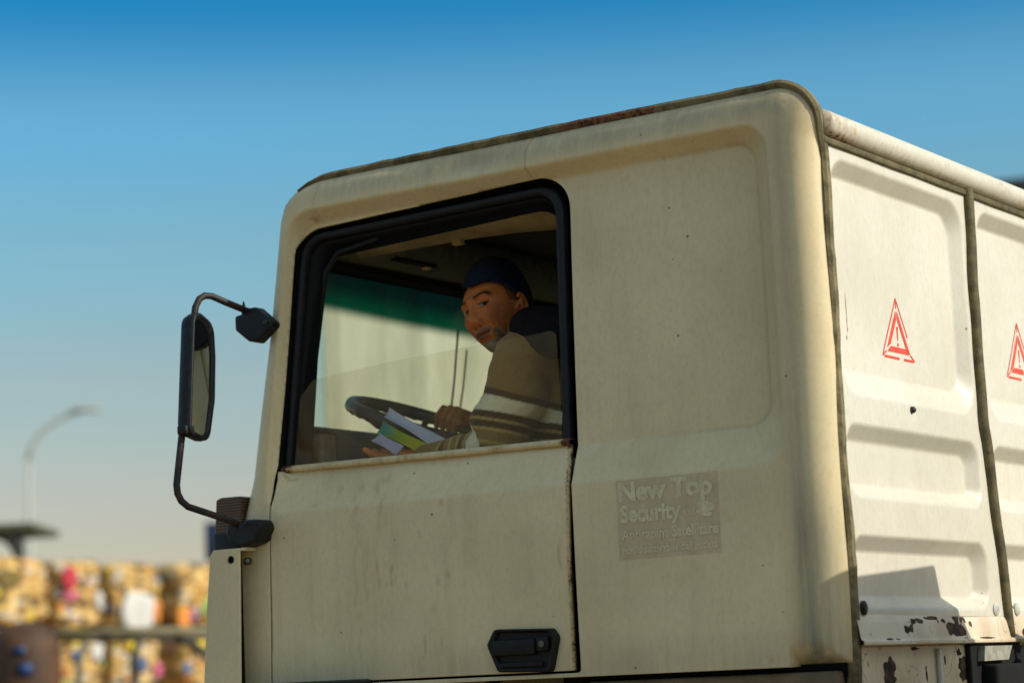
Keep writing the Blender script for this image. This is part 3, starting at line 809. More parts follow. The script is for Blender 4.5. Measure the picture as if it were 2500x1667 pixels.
# front: A-pillar return, header and lower nose (one mesh with a screen opening)
def wsx(z): return -1.76+.183*(z-2.245)
def bulge(y): return -.075*(1-((y-W/2)/(W/2))**2)
FRO = polyround([(.155, 2.39), (W-.155, 2.39), (W-.165, 2.875), (.165, 2.875)], [.05, .05, .06, .06], 6)
def front_pos(y, z):
    x = np.where(z > 2.13, front_x(z), front_x(np.full_like(z, 2.13)))+.010
    e = np.minimum(y, W-y); q = np.clip(1-e/.05, 0, 1)
    return np.stack([x+bulge(y)*.9+.0*q, y, z], 1)
P, F, uv = clipgrid(np.arange(.03, W-.02, .02), np.arange(1.0, 3.045, .02), front_pos, lambda y, z: np.minimum(np.minimum(np.minimum(y-.034, W-.034-y), 3.03-z), polysdf(y, z, FRO)))
obj('cab_front', P, F, M['cream'], truck, attrs={'rust': np.zeros(len(P)), 'grime_tone': np.zeros(len(P))+.1}, solid=.012)
# windscreen
ys = np.linspace(.12, W-.12, 30); zs = np.linspace(2.36, 2.90, 24); v = []; f = []
for y in ys:
    for z in zs: v.append((front_x(z)+.030+bulge(y)*.9, y, z))
for i in range(29):
    for j in range(23): f.append((i*24+j, (i+1)*24+j, (i+1)*24+j+1, i*24+j+1))
obj('windscreen', v, f, M['windscreen'], truck)
# rubber round the screen
pts = [(float(front_x(z))+.020+bulge(y)*.9, y, z) for y, z in FRO]
G().tube(pts, .016, 8, closed=True).make('windscreen_seal', M['rubber'], truck)
# wipers: two thin arms standing on the screen
def wsp(y, z, off=-.012): return (float(front_x(z))+.030+bulge(y)*.9+off, y, z)
g = G(); g.tube([wsp(.965, 2.42), wsp(.967, 2.60), wsp(.962, 2.755)], .0034, 6)
g.make('wiper', M['plastic'], truck)
g = G(); g.tube([wsp(1.03, 2.42, -.03), wsp(1.03, 2.58, -.02), wsp(1.022, 2.70, -.014)], .003, 6); g.make('wiper', M['plastic'], truck)

# --- interior
# A-pillar inner trim (dark) between door frame and screen
g = G()
for (y0, x_off) in ((.05, .0),):
    v = []
    zs = np.linspace(2.20, 2.93, 12)
    for z in zs:
        xf = float(front_x(z))
        v += [(xf+.030, .060, z), (xf+.096, .070, z), (xf+.084, .125, z), (xf+.020, .165, z)]
    f = []
    for i in range(11):
        for q in range(4): f.append((i*4+q, i*4+(q+1) % 4, (i+1)*4+(q+1) % 4, (i+1)*4+q))
    f += [(0, 1, 2, 3), tuple(44+q for q in (3, 2, 1, 0))]
    g.add(v, f)
g.make('pillar_trim', M['interior_dark'], truck)
G().tube([(-1.650, .092, 2.27), (-1.606, .092, 2.51), (-1.550, .092, 2.80), (-1.505, .092, 2.852), (-1.36, .092, 2.872)], .008, 8).make('pillar_beading', M['rubber'], truck)
# headliner: dark roof lining, pale near edge, grey console over the screen
o = G().box((-1.50, .26, 2.955), (-.03, W-.05, 2.985), .006).make('headliner', M['interior_dark'], truck)
v = []; f = []
xs = np.linspace(-1.62, -.03, 30)
for x in xs:
    t = (x+1.62)/1.59
    zt_ = float(np.interp(x, [-1.53, -1.34, -1.14, -1.0, -.82], [2.868, 2.868, 2.868, 2.862, 2.848])); zu_ = zt_+.030
    v += [(x, .118, zu_+.03), (x, .125, zu_), (x, .18, zt_+.012), (x, .24, zt_), (x, .262, zt_+.006), (x, .27, 2.985)]
for i in range(29):
    for q in range(5): f.append((i*6+q, (i+1)*6+q, (i+1)*6+q+1, i*6+q+1))
obj('roof_side_trim', v, f, M['headliner'], truck, solid=.008)
v = []; f = []
ys = np.linspace(.10, W-.1, 30)
for y in ys:
    b = bulge(y)*.5
    v += [(-1.60+b, y, 2.862), (-1.545+b*.3, y, 2.868), (-1.485, y, 2.898), (-1.472, y, 2.915), (-1.478, y, 2.985)]
for i in range(29):
    for q in range(4): f.append((i*5+q, i*5+q+1, (i+1)*5+q+1, (i+1)*5+q))
obj('overhead_console', v, f, M['console'], truck, solid=.01)
o = G().box((-1.560, .36, 2.868), (-1.505, .56, 2.886), .003).make('radio_slot', M['interior_dark'], truck)
o = G().box((-1.538, .52, 2.864), (-1.515, .545, 2.874), .003).make('dome_light', plain('dome_lens', (.80, .66, .40), .35), truck)
o = G().box((-1.215, .225, 2.848), (-1.185, .25, 2.876), .004).make('coat_hook', M['headliner'], truck)
G().box((-1.66, .17, 2.835), (-1.585, W-.17, 2.872), .006).make('screen_header', M['interior_dark'], truck)
# dashboard
DPf = [(-1.80, 1.70), (-1.795, 2.385), (-1.70, 2.395), (-1.60, 2.375), (-1.50, 2.32), (-1.47, 2.22), (-1.50, 1.95), (-1.56, 1.70)]
o = G().prism(DPf, 'y', .17, W-.17).make('dashboard', M['dash'], truck, smooth=False); bevel(o, .012)
G().box((-1.70, .10, 2.10), (-1.585, .165, 2.36), .01).make('dash_end_panel', plain('dash_end_hazed', (.16, .13, .085), .7), truck)  # brown-grey has the side glass's reflected haze put into it
G().tube([(-1.60, .20, 2.335), (-1.545, .22, 2.315), (-1.47, .24, 2.262), (-1.45, .25, 2.24)], .008, 8).make('column_glint_tube', M['column_glint'], truck)  # pale blue tube standing in for sky reflected on the column edge
# steering wheel
WC = Vector((-1.478, .405, 2.402)); tilt = R(22)
wn_ = Vector((math.sin(tilt), 0, math.cos(tilt)))
wu = Vector((-math.cos(tilt), 0, math.sin(tilt))); wv = Vector((0, 1, 0))
g = G(); N = 96; rims = []
vv = []; ff = []; nn_ = 12
for i in range(N):
    a = 2*PI*i/N; d = wu*math.cos(a)+wv*math.sin(a); p = WC+d*.2
    bump_ = .0035*(.5+.5*math.cos(a*30))
    for k in range(nn_):
        b = 2*PI*k/nn_; r = .0155
        if math.sin(b) < -.2: r += bump_
        vv.append(p+d*r*math.cos(b)+wn_*r*math.sin(b)*1.15)
for i in range(N):
    for k in range(nn_): ff.append((i*nn_+k, i*nn_+(k+1) % nn_, ((i+1) % N)*nn_+(k+1) % nn_, ((i+1) % N)*nn_+k))
sw = obj('steering_wheel', vv, ff, plain('wheel_rim', (.020, .030, .036), .38, var=.4), truck)
g = G(); hc = WC-wn_*.045
g.tube([hc-wn_*.02, hc+wn_*.02, hc+wn_*.028], [.055, .05, .03], 20)
for a in (R(60), R(120), R(240), R(300)):
    d = wu*math.cos(a)+wv*math.sin(a); g.tube([hc+d*.04, hc+d*.12+wn_*.01, WC+d*.195], [.012, .010, .009], 8)
g.tube([hc, hc-wn_*.25+Vector((-.10, 0, 0))], .03, 12)
obj('wheel_hub', g.v, g.f, M['plastic'], sw)
# seat, bulkhead, floor
g = G(); g.box((-1.15, .25, 1.86), (-.62, .78, 1.98), .04)
seat_cushion = g.make('seat_cushion', M['seat'], truck)
Mx = Matrix.Translation((-.64, .5, 2.28)) @ Matrix.Rotation(R(12), 4, 'Y')
G().box((-.06, -.24, -.34), (.06, .24, .34), .04, Mx).make('seat_backrest', M['seat'], truck)
G().box((-.45, .11, 1.68), (-.43, W-.04, 2.95)).make('bulkhead', M['cab_light'], truck, smooth=False)
G().box((-1.74, .13, 1.60), (-.10, W-.13, 1.66)).make('cab_floor', M['console'], truck, smooth=False)
G().box((-1.66, .065, 1.70), (-.74, .09, 2.215), .01).make('door_card', M['cab_light'], door)

# --- lower bodywork, chassis, wheels (mostly below the picture)
o = G().box((-.715, .022, 1.0), (-.03, .06, 1.655), .008).make('side_skirt', plain('dusty_skirt', (.16, .115, .06), .85, var=.3, scale=12), truck)
o = G().box((-.80, .048, 1.640), (-.02, .09, 1.675)).make('skirt_gap', M['gap'], truck, smooth=False)
v = []; f = []
arcs = [(-1.2+.62*math.cos(a), .52+.62*math.sin(a)) for a in np.linspace(0, PI, 24)]
poly = [(-.58, 1.655)]+[(-.58, .95)]+[(x, z) for x, z in arcs if z > .95]+[(-1.82, .95), (-1.82, 1.655)]
for y0, nm in ((.0, 'fender'), (W-.06, 'fender')):
    G().prism([(-1.35, 1.60), (-1.82, 1.60), (-1.82, .95)]+[(x, z) for x, z in reversed(arcs) if z > .95 and x < -1.30][::1]+[(-1.35, 1.12)], 'y', y0+.012, y0+.05).make(nm, M['cream_sunlit'], truck, smooth=False, attrs=None)
o = G().box((-1.98, -.02, .35), (-1.74, W+.02, .95), .05).make('bumper', M['cream_sunlit'], truck)
o = G().box((-1.6, .75, .62), (5.2, .87, .90), .01).make('chassis_rail', M['dark_steel'], truck)
o = G().box((-1.6, W-.87, .62), (5.2, W-.75, .90), .01).make('chassis_rail', M['dark_steel'], truck)
def wheel(x, y, side):
    g = G(); prof = [(.26, -.13), (.44, -.145), (.50, -.11), (.515, 0), (.50, .11), (.44, .145), (.26, .13)]
    n = 40; v = []; f = []
    for i in range(n):
        a = 2*PI*i/n
        for r, t in prof: v.append((x+r*math.cos(a), y+t, .515+r*math.sin(a)))
    k = len(prof)
    for i in range(n):
        for q in range(k-1): f.append((i*k+q, ((i+1) % n)*k+q, ((i+1) % n)*k+q+1, i*k+q+1))
    ty = obj('wheel', v, f, M['tyre'], truck)
    g = G(); s = side
    g.tube([(x, y-.12*s*-1, .515), (x, y-.02*s*-1, .515)], [.27, .27], 32)
    g.tube([(x, y+.02*s, .515), (x, y+.15*s, .515)], [.11, .09], 20)
    obj('rim', g.v, g.f, M['lamp_grey'], ty)
for x in (-1.2, 3.6):
    wheel(x, .17, -1); wheel(x, W-.17, 1)

# unseen box with grab hoop, added and shaped to shade the rear wall
def shadow_src(x, y, z):                   # point that shades (0,y,z) of the rear wall, at the given x
    t = x/sdir.x; return (x, y+sdir.y*t, z+sdir.z*t)
XB = .78
tl = shadow_src(XB, .10, 1.893); tr = shadow_src(XB, .608, 1.931); br = shadow_src(XB, .70, 1.70)
g = G(); g.prism([(-.08, .95), (-.08, shadow_src(XB, -.05, 1.885)[2]), (tl[1], tl[2]), (tr[1], tr[2]), (tr[1]+.03, tr[2]-.10), (br[1], br[2]), (br[1], .95)], 'x', XB, XB+.5)
o = g.make('rear_shadow_box', M['dark_steel'], truck, smooth=False); bevel(o, .012)
lkz = tr[2]
G().box((XB+.02, -.04, lkz-.16), (XB+.48, -.03, lkz-.14)).make('tmp_lid', M['dark_steel'], o, smooth=False).name = 'lid_strip'
G().box((XB+.22, -.105, lkz-.24), (XB+.28, -.078, lkz-.12), .006).make('latch', M['chrome'], o)
hz = shadow_src(XB, -.03, 1.885)[2]
G().tube([(XB+.03, -.055, hz-.05), (XB+.03, -.06, hz+.09), (XB+.03, -.045, hz+.125), (XB+.03, -.02, hz+.135), (XB+.03, .0, hz+.12), (XB+.03, .012, hz+.08), (XB+.03, .012, hz-.05)], .010, 8).make('grab_hoop', M['tube'], truck)

# --- mirror on its bent arm
arm = [(-1.726, -.017, 2.700), (-1.754, -.09, 2.724), (-1.768, -.132, 2.7385), (-1.776, -.152, 2.739), (-1.782, -.168, 2.729), (-1.787, -.179, 2.706), (-1.797, -.205, 2.53), (-1.804, -.227, 2.348), (-1.809, -.238, 2.26), (-1.811, -.243, 2.222), (-1.810, -.241, 2.198), (-1.806, -.231, 2.178), (-1.799, -.213, 2.163), (-1.78, -.16, 2.147), (-1.759, -.106, 2.130), (-1.75, -.07, 2.118)]
G().tube(arm, .0095, 12).make('mirror_arm', M['tube'], truck)
def hull_prism(poly, y0, y1, name, mat, ch=.012):
    o = G().prism(poly, 'y', y0, y1).make(name, mat, truck, smooth=False); bevel(o, ch, 2, 30); return o
hull_prism([(-1.775, 2.655), (-1.775, 2.695), (-1.735, 2.70), (-1.730, 2.712), (-1.700, 2.712), (-1.640, 2.662), (-1.645, 2.650), (-1.700, 2.612), (-1.730, 2.62)], -.034, .006, 'mirror_bracket', M['plastic'])
G().tube([(-1.752, -.02, 2.69), (-1.752, -.02, 2.715), (-1.752, -.02, 2.735)], [.007, .006, .002], 8).make('aerial_stub', M['tube'], truck)
G().tube([(-1.663, -.034, 2.664), (-1.663, -.040, 2.664)], .007, 10).make('bracket_bolt', M['dark_steel'], truck)
hull_prism([(-1.809, 2.097), (-1.796, 2.128), (-1.769, 2.127), (-1.757, 2.112), (-1.733, 2.130), (-1.689, 2.127), (-1.676, 2.105), (-1.701, 2.066), (-1.748, 2.055), (-1.794, 2.070)], -.060, .006, 'mirror_bracket', M['plastic'], .016)
# housing
mc = Vector((-1.785, -.172, 2.516)); mn = Vector((.985, .17, 0)).normalized(); mu = Vector((-mn.y, mn.x, 0)); mz = Vector((0, 0, 1))
lean = .10
def mpt(a, b, d): return mc+mu*(a+.0)+mz*b+mn*d+mu*(b*lean*.55)
sh = polyround([(-.066, -.165), (.034, -.182), (.062, -.06), (.064, .06), (.054, .150), (-.048, .184)], [.034, .036, .10, .10, .05, .03], 6)
def inset(poly, s): return [(x*s, z*(1-(1-s)*.5)) for x, z in poly]
rings = [(inset(sh, .70), -.036), (inset(sh, .90), -.030), (inset(sh, .985), -.014), (sh, .0), (inset(sh, .985), .012), (inset(sh, .90), .014), (inset(sh, .80), .004)]
n = len(sh); v = []; f = []
for poly, d in rings: v += [mpt(a, b, d) for a, b in poly]
for q in range(len(rings)-1):
    for i in range(n): f.append((q*n+i, q*n+(i+1) % n, (q+1)*n+(i+1) % n, (q+1)*n+i))
f.append(tuple(range(n-1, -1, -1)))
hs = obj('mirror_housing', v, f, M['plastic'], truck)
weld(hs)
gl = inset(sh, .82)
obj('mirror_glass', [mpt(a, b, .0045) for a, b in gl], [tuple(range(len(gl)))], M['mirror'], hs, smooth=False, solid=.002)

for a_, b_, d_ in ((-.050, -.150, -.010),):
    c_ = mpt(a_, b_, d_); o = G().box((c_.x-.016, c_.y-.018, c_.z-.012), (c_.x+.016, c_.y+.018, c_.z+.012), .004).make('mirror_clamp', M['plastic'], truck)
# --- amber marker lamp, guard plate on the front corner
o = G().prism(polyround([(-1.887, 2.100), (-1.880, 2.195), (-1.862, 2.201), (-1.79, 2.200), (-1.79, 2.100)], .006, 3), 'y', -.01, .09).make('marker_lamp', M['amber'], truck, smooth=False); bevel(o, .004)
obj('lamp_base', *(lambda gg: (gg.v, gg.f))(G().box((-1.889, -.012, 2.0), (-1.80, .09, 2.102), .004).box((-1.913, -.005, 2.024), (-1.88, .05, 2.044), .004)), M['plastic'], o)
gp = [(-1.862, 2.040), (-1.852, 2.053), (-1.756, 2.053), (-1.766, 1.62), (-1.763, 1.2), (-1.908, 1.2), (-1.901, 1.62), (-1.878, 1.90)]
o = G().prism(gp, 'y', -.060, -.052).make('corner_guard', M['cream'], truck, smooth=False, attrs=None); bevel(o, .003)
me = o.data
ob2 = G().prism([(-1.850, -.058), (-1.741, -.058), (-1.741, -.010), (-1.812, .02)], 'z', 2.047, 2.054)
obj('guard_flange', ob2.v, ob2.f, M['cream'], o, smooth=False)
obj('guard_gap_shade', *(lambda gg: (gg.v, gg.f))(G().box((-1.862, -.048, 1.2), (-1.798, .0, 2.03))), M['gap'], o, smooth=False)  # black filler standing in for the shade behind the guard
g = G(); g.tube([(-1.786, -.0535, 2.024), (-1.786, -.0615, 2.024)], .0105, 16); obj('guard_hole', g.v, g.f, M['gap'], o, smooth=False)
g = G(); g.tube([(-1.756, -.035, 2.018), (-1.741, -.035, 2.018)], .010, 12); obj('guard_bolt', g.v, g.f, M['chrome'], o)

# --- faded advert on the cab side
def on_side(x, z, off=.0012): return (x, float(side_y(np.array([x]), np.array([z]))[0])-off, z)
DX0, DX1, DZ0, DZ1 = -.590, -.304, 1.944, 2.139
nx, nz = 30, 20; v = []; f = []
for i in range(nx+1):
    for j in range(nz+1): v.append(on_side(DX0+(DX1-DX0)*i/nx, DZ0+(DZ1-DZ0)*j/nz))
for i in range(nx):
    for j in range(nz): f.append((i*(nz+1)+j, (i+1)*(nz+1)+j, (i+1)*(nz+1)+j+1, i*(nz+1)+j+1))
decal = obj('faded_advert', v, f, M['ghost_bg'], truck)
def text_mesh(name, body, x0, z, height, width, mat, parent, offset=.0, off=.0022):
    cu = bpy.data.curves.new(name, 'FONT'); cu.body = body; cu.size = 1; cu.offset = offset; cu.resolution_u = 3
    o = bpy.data.objects.new('tmp', cu); col.objects.link(o)
    dg = bpy.context.evaluated_depsgraph_get(); dg.update()
    me = bpy.data.meshes.new_from_object(o.evaluated_get(dg)); bpy.data.objects.remove(o)
    n = len(me.vertices); a = np.empty(n*3, np.float32); me.vertices.foreach_get('co', a); a = a.reshape(-1, 3)
    w = a[:, 0].max()-a[:, 0].min(); a0 = a[:, 0].min()
    vs = [on_side(x0+(p[0]-a0)/w*width, z+p[1]*height, off) for p in a]
    fs = [tuple(p.vertices) for p in me.polygons]
    return obj(name, vs, fs, mat, parent, smooth=False)
text_mesh('lettering', 'New Top', -.582, 2.088, .062, .262, M['ghost_tx'], decal, .045)
text_mesh('lettering', 'Security', -.580, 2.036, .056, .172, M['ghost_tx'], decal, .040)
text_mesh('lettering', 's.r.l.', -.402, 2.040, .026, .034, M['ghost_tx'], decal, .01)
text_mesh('lettering', 'Antirapina', -.578, 1.992, .036, .134, M['ghost_tx'], decal, .004)
text_mesh('lettering', 'Satellitare', -.436, 1.992, .038, .127, M['ghost_tx'], decal, .03)
text_mesh('lettering', "non disattivabile dall'autista", -.578, 1.958, .028, .266, M['ghost_tx'], decal, .010)
g = []
# small swirl emblem beside the second line
vv = []; ff = []
for k, (cx, cz, rx, rz) in enumerate([(-.340, 2.058, .024, .012), (-.345, 2.042, .022, .008)]):
    b = len(vv); m = 18
    for i in range(m): vv.append(on_side(cx+rx*math.cos(2*PI*i/m), cz+rz*math.sin(2*PI*i/m)+.35*(rx*math.cos(2*PI*i/m))*-1*.5, .0022))
    ff.append(tuple(range(b, b+m)))
obj('emblem', vv, ff, M['ghost_tx'], decal, smooth=False)

# --- warning triangles on the rear wall
def warn(cy, apex_z, half, base_z, worn):
    """Stencilled warning triangle drawn as thin printed strips on the pressed panel."""
    def P3(y, z): return (float(.002-rear_depth(np.array([y]), np.array([z]))[0])+.0012, y, z)
    g = G(); h = apex_z-base_z
    def quad(pts): g.add([P3(*p) for p in pts], [tuple(range(len(pts)))])
    def tri(s, dz):                         # triangle around the centroid
        c = base_z+h*.36
        return [(cy, c+(apex_z-c)*s), (cy+half*s, c+(base_z-c)*s), (cy-half*s, c+(base_z-c)*s)]
    def line(a, b, w):
        a = np.array(a); b = np.array(b); d = (b-a)/np.linalg.norm(b-a); nn = np.array([-d[1], d[0]])*w/2
        steps = 8
        for i in range(steps):
            p = a+(b-a)*i/steps; q = a+(b-a)*(i+1)/steps
            quad([tuple(p+nn), tuple(q+nn), tuple(q-nn), tuple(p-nn)])
    O = tri(1.0, 0); A = tri(.74, 0); B = tri(.49, 0)
    def lerp(a, b, t): return (a[0]+(b[0]-a[0])*t, a[1]+(b[1]-a[1])*t)
    def band(i, j, t0=0, t1=1):
        n = 8
        for k in range(n):
            s0 = t0+(t1-t0)*k/n; s1 = t0+(t1-t0)*(k+1)/n
            quad([lerp(A[i], A[j], s0), lerp(A[i], A[j], s1), lerp(B[i], B[j], s1), lerp(B[i], B[j], s0)])
    band(0, 2, .05, .92 if not worn else 1); band(0, 1, .05, 1); band(2, 1, .04, .96 if not worn else .7)
    line(O[0], lerp(O[0], O[2], .96), .0042); line(O[0], lerp(O[0], O[1], .62), .0040)
    line(lerp(O[2], O[1], .06), lerp(O[2], O[1], .52), .0060); 
    if not worn: line(lerp(O[2], O[1], .66), lerp(O[2], O[1], .96), .0060)
    line(O[2], A[2], .0042); line(O[1], A[1], .0042); line(O[0], A[0], .0042)
    # exclamation mark
    c = base_z+h*.36
    quad([(cy-.0045, c+.026), (cy+.0045, c+.026), (cy+.0014, c-.010), (cy-.0014, c-.010)])
    quad([(cy-.0035, c-.016), (cy+.0035, c-.016), (cy+.0035, c-.024), (cy-.0035, c-.024)])
    return g.make('warning_triangle', M['red'], truck, smooth=False)
warn(.472, 2.574, .095, 2.421, False)
warn(1.275, 2.597, .10, 2.437, True)

# ================================================================== DRIVER
person = thing('person', 'man in a dark knitted cap and brown striped jumper looking out of the cab', 'person', (-.9, .5, 1.98))
HO = Vector((-1.147, .325, 2.658))
Fw = Vector((-.10, -.99, .00)).normalized()
rl = R(17)
Ut = Vector((-math.sin(rl), 0, math.cos(rl))); Ut = (Ut-Fw*Ut.dot(Fw)).normalized()
Rt = Fw.cross(Ut)                           # the person's right
HM = np.array([Rt, Fw, Ut])                 # rows: local x (right), y (forward), z (up)
HS = 1.01
def to_world(p): return np.array(HO)+HS*(p @ HM)
def to_local(p): return ((p-np.array(HO)) @ HM.T)/HS
def gs(x, c, s): return np.exp(-((x-c)/s)**2)
def head_surface(nu=150, nv=110, grow=0.0):
    th = np.linspace(0, 2*PI, nu, endpoint=False); ph = np.linspace(.02, PI-.02, nv)
    TH, PH = np.meshgrid(th, ph, indexing='ij')
    dx = np.sin(PH)*np.sin(TH); dy = np.sin(PH)*np.cos(TH); dz = np.cos(PH)
    def se(v, e): return np.sign(v)*np.abs(v)**e
    x = .0755*se(dx, .92); z = np.where(dz > 0, .118*dz, .118*se(dz, .95)); y = np.where(dy > 0, .092*se(dy, .88), .100*dy)
    # taper to the jaw
    k = sstep(-.01, -.118, z)
    x = x*(1-.42*k); 
    back = (dy < 0)
    y = np.where(back, y*(1-.55*sstep(-.02, -.11, z)), y*(1-.06*k))
    y = y+np.where(~back, .012*sstep(-.05, -.115, z), 0)
    # temples a little narrower
    x = x*(1-.05*gs(z, .02, .03)*sstep(.01, .06, y))
    front = sstep(.0, .05, y)
    ax = np.abs(x)
    D = np.zeros_like(x)
    # forehead slope back
    D -= .010*sstep(.045, .11, z)
    # brow ridge
    D += .0085*gs(z, .033, .009)*sstep(.060, .045, ax)
    # eye sockets
    D -= .015*gs(ax, .031, .017)*gs(z, .012, .013)
    # eyeball bulge with lids
    D += .0085*gs(ax, .031, .0115)*gs(z, .011, .0085)
    D += .0030*gs(z, .020, .0035)*gs(ax, .031, .015)
    D += .0025*gs(z, -.003, .004)*gs(ax, .031, .014)
    D -= .0042*gs(z, -.011, .004)*gs(ax, .030, .014)
    # nose: bridge, tip, wings
    ridge = np.interp(z, [-.060, -.050, -.042, -.034, -.022, -.005, .010, .026, .040], [0, .0, .012, .024, .027, .018, .011, .006, 0])
    wid = np.interp(z, [-.05, -.036, -.02, .01, .03], [.015, .0145, .0125, .0085, .010])
    D += ridge*np.exp(-(x/wid)**2)
    D += .0115*gs(ax, .0165, .0075)*gs(z, -.037, .0085)
    D -= .006*gs(ax, .0085, .0045)*gs(z, -.048, .0035)
    D -= .004*gs(ax, .0265, .005)*gs(z, -.036, .012)
    # cheek bones and cheeks
    D += .0075*gs(ax, .046, .016)*gs(z, -.018, .016)
    D += .005*gs(ax, .036, .012)*gs(z, -.040, .014)
    # nasolabial fold
    for s in np.linspace(0, 1, 9):
        fx = .022+.017*s; fz = -.034-.034*s
        D -= .0034*gs(ax, fx, .0042)*gs(z, fz, .006)
    # muzzle, lips, chin
    D += .009*gs(ax, 0, .030)*gs(z, -.066, .022)
    mz_ = -.069+.0035*(ax/.025)**2
    D += .0060*gs(z, mz_+.0065, .0045)*gs(ax, 0, .020)
    D += .0070*gs(z, mz_-.0075, .0055)*gs(ax, 0, .017)
    D -= .0075*gs(z, mz_, .0026)*sstep(.031, .022, ax)
    D -= .0050*gs(z, -.087, .006)*gs(ax, 0, .02)
    D += .009*gs(z, -.104, .013)*gs(ax, 0, .022)
    D += .004*gs(ax, .030, .006)*gs(z, -.066, .008)
    # forehead creases
    for q in (.056, .066, .075): D -= .0022*gs(z, q+.003*np.sin(x*60), .0022)*sstep(.055, .03, ax)
    D -= .0015*gs(ax, .006, .002)*gs(z, .036, .008)
    # crow's feet
    for q in (.004, .011, .018): D -= .0018*gs(z, q+(ax-.05)*.35, .0018)*gs(ax, .054, .010)
    y = y+D*front
    P = np.stack([x, y, z], -1).reshape(-1, 3)
    if grow:
        nrm = P/np.linalg.norm(P, axis=1)[:, None]; P = P+nrm*grow
    f = [(i*nv+j, ((i+1) % nu)*nv+j, ((i+1) % nu)*nv+j+1, i*nv+j+1) for i in range(nu) for j in range(nv-1)]
    f.append(tuple(i*nv for i in range(nu))); f.append(tuple(i*nv+nv-1 for i in range(nu-1, -1, -1)))
    return P, f
g = G()
hp_, hf = head_surface(); g.add(to_world(hp_), hf)
# ears: curled rim, lobe and bowl
for s in (-1, 1):
    E = np.array([s*.076, -.008, -.004])
    rim = []
    for a in np.linspace(-2.0, 2.3, 12): rim.append(E+np.array([s*(.010+.004*math.sin(a)), -.010+.017*math.cos(a+PI)*1, .0+.030*math.sin(a)*1.0])+np.array([0, .004, 0]))
    rim = [E+np.array([s*.013, -.006-.016*math.cos(a), .029*math.sin(a)]) for a in np.linspace(-1.35, 2.5, 12)]
    g.tube([Vector(q) for q in to_world(np.array(rim))], .0052, 8)
    g.ball(to_world(E+np.array([s*.006, -.010, 0])), (.010, .012, .022), 12, 8)
    g.ball(to_world(E+np.array([s*.010, -.002, -.026])), (.0065, .008, .009), 10, 6)
    g.ball(to_world(E+np.array([s*.006, .008, -.006])), (.006, .006, .008), 8, 6)
neck0 = Vector(to_world(np.array([0, -.025, -.05]))); neck1 = Vector((-.99, .345, 2.535))
g.capsule(neck0, neck1, .056, .062)
# torso, arms (under the clothes) so the body is one surface
g.chain([neck1, (-.94, .355, 2.43), (-.90, .40, 2.2), (-.88, .42, 2.05)], [.06, .11, .11, .13])
LS = Vector((-.978, .190, 2.490)); LE = Vector((-1.048, .165, 2.264)); LW = Vector((-1.293, .165, 2.262)); LH = Vector((-1.348, .165, 2.274))
RS = Vector((-1.02, .56, 2.48)); RE = Vector((-1.13, .72, 2.25)); RW = Vector((-1.405, .655, 2.392)); 
g.chain([(-.95, .355, 2.475), LS, LE, LW], [.07, .05, .04, .028])
g.chain([(-.97, .355, 2.475), RS, RE, RW], [.07, .05, .04, .029])
# legs to the knees
g.chain([(-.90, .42, 2.02), (-1.32, .36, 2.02)], [.08, .06]); g.chain([(-.90, .60, 2.02), (-1.32, .64, 2.02)], [.08, .06])
# right hand: fist closed round the wheel rim
rim_c = WC+wu*math.cos(R(80))*.2+wv*math.sin(R(80))*.2
tang = (-wu*math.sin(R(80))+wv*math.cos(R(80))).normalized()     # along the rim
rad_out = (wu*math.cos(R(80))+wv*math.sin(R(80))).normalized()
def around(c, ang, r): return c+rad_out*math.cos(ang)*r+wn_*math.sin(ang)*r
palm_c = rim_c+rad_out*.030+wn_*.026
for k, ln in zip(range(4), (1.0, 1.06, 1.0, .86)):
    c = rim_c+tang*(.030-.0205*k)
    kn = around(c, R(38), .052*ln)
    pts = [kn, around(c, R(100), .043*ln), around(c, R(160), .034), around(c, R(225), .026)]
    g.chain(pts, [.0125, .0105, .0095, .0085])
    g.capsule(kn, RW+(kn-RW)*.25, .0135, .018)
g.capsule(palm_c+tang*.02, palm_c-tang*.02, .024, .022)
g.chain([palm_c+tang*.012-wn_*.01, rim_c+tang*.048+rad_out*.012+wn_*.006, rim_c+tang*.052-rad_out*.012+wn_*.014, rim_c+tang*.046-rad_out*.034+wn_*.016], [.016, .0135, .011, .0095])
g.capsule(RW, palm_c, .029, .024)
# left hand: palm up below the papers, fingers reaching forward, thumb on top
g.capsule(LW, LH, .028, .025)
pc = LH+Vector((-.035, .012, .006)); g.capsule(LH, pc, .025, .024)
for k, (dy, ln) in enumerate(((-.030, .075), (-.010, .086), (.010, .082), (.029, .066))):
    b = pc+Vector((-.012, dy, .0)); g.chain([b, b+Vector((-ln*.42, dy*.15, .004)), b+Vector((-ln*.75, dy*.2, .014)), b+Vector((-ln, dy*.2, .026))], [.0115, .0105, .0095, .0085])
    g.capsule(LH+Vector((0, dy*.5, 0)), b, .014, .0125)
g.chain([LH+Vector((-.005, -.020, .010)), pc+Vector((.005, -.034, .030)), pc+Vector((-.030, -.026, .050))], [.015, .012, .0105])
bv, bf = remeshed(g, .0025, 1)
loc = to_local(bv); lx, ly, lz = loc[:, 0], loc[:, 1], loc[:, 2]; ax = np.abs(lx)
inhead = (lz > -.16) & (ax < .12) & (ly > -.14) & (ly < .16)
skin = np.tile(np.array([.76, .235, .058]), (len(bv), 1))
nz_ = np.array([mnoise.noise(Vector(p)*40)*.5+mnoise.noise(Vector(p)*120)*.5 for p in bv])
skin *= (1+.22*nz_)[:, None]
def blend(mask, c):
    global skin
    mask = np.clip(mask, 0, 1)[:, None]; skin = skin*(1-mask)+np.array(c)*mask
fr = inhead & (ly > .015)
frf = fr.astype(float)
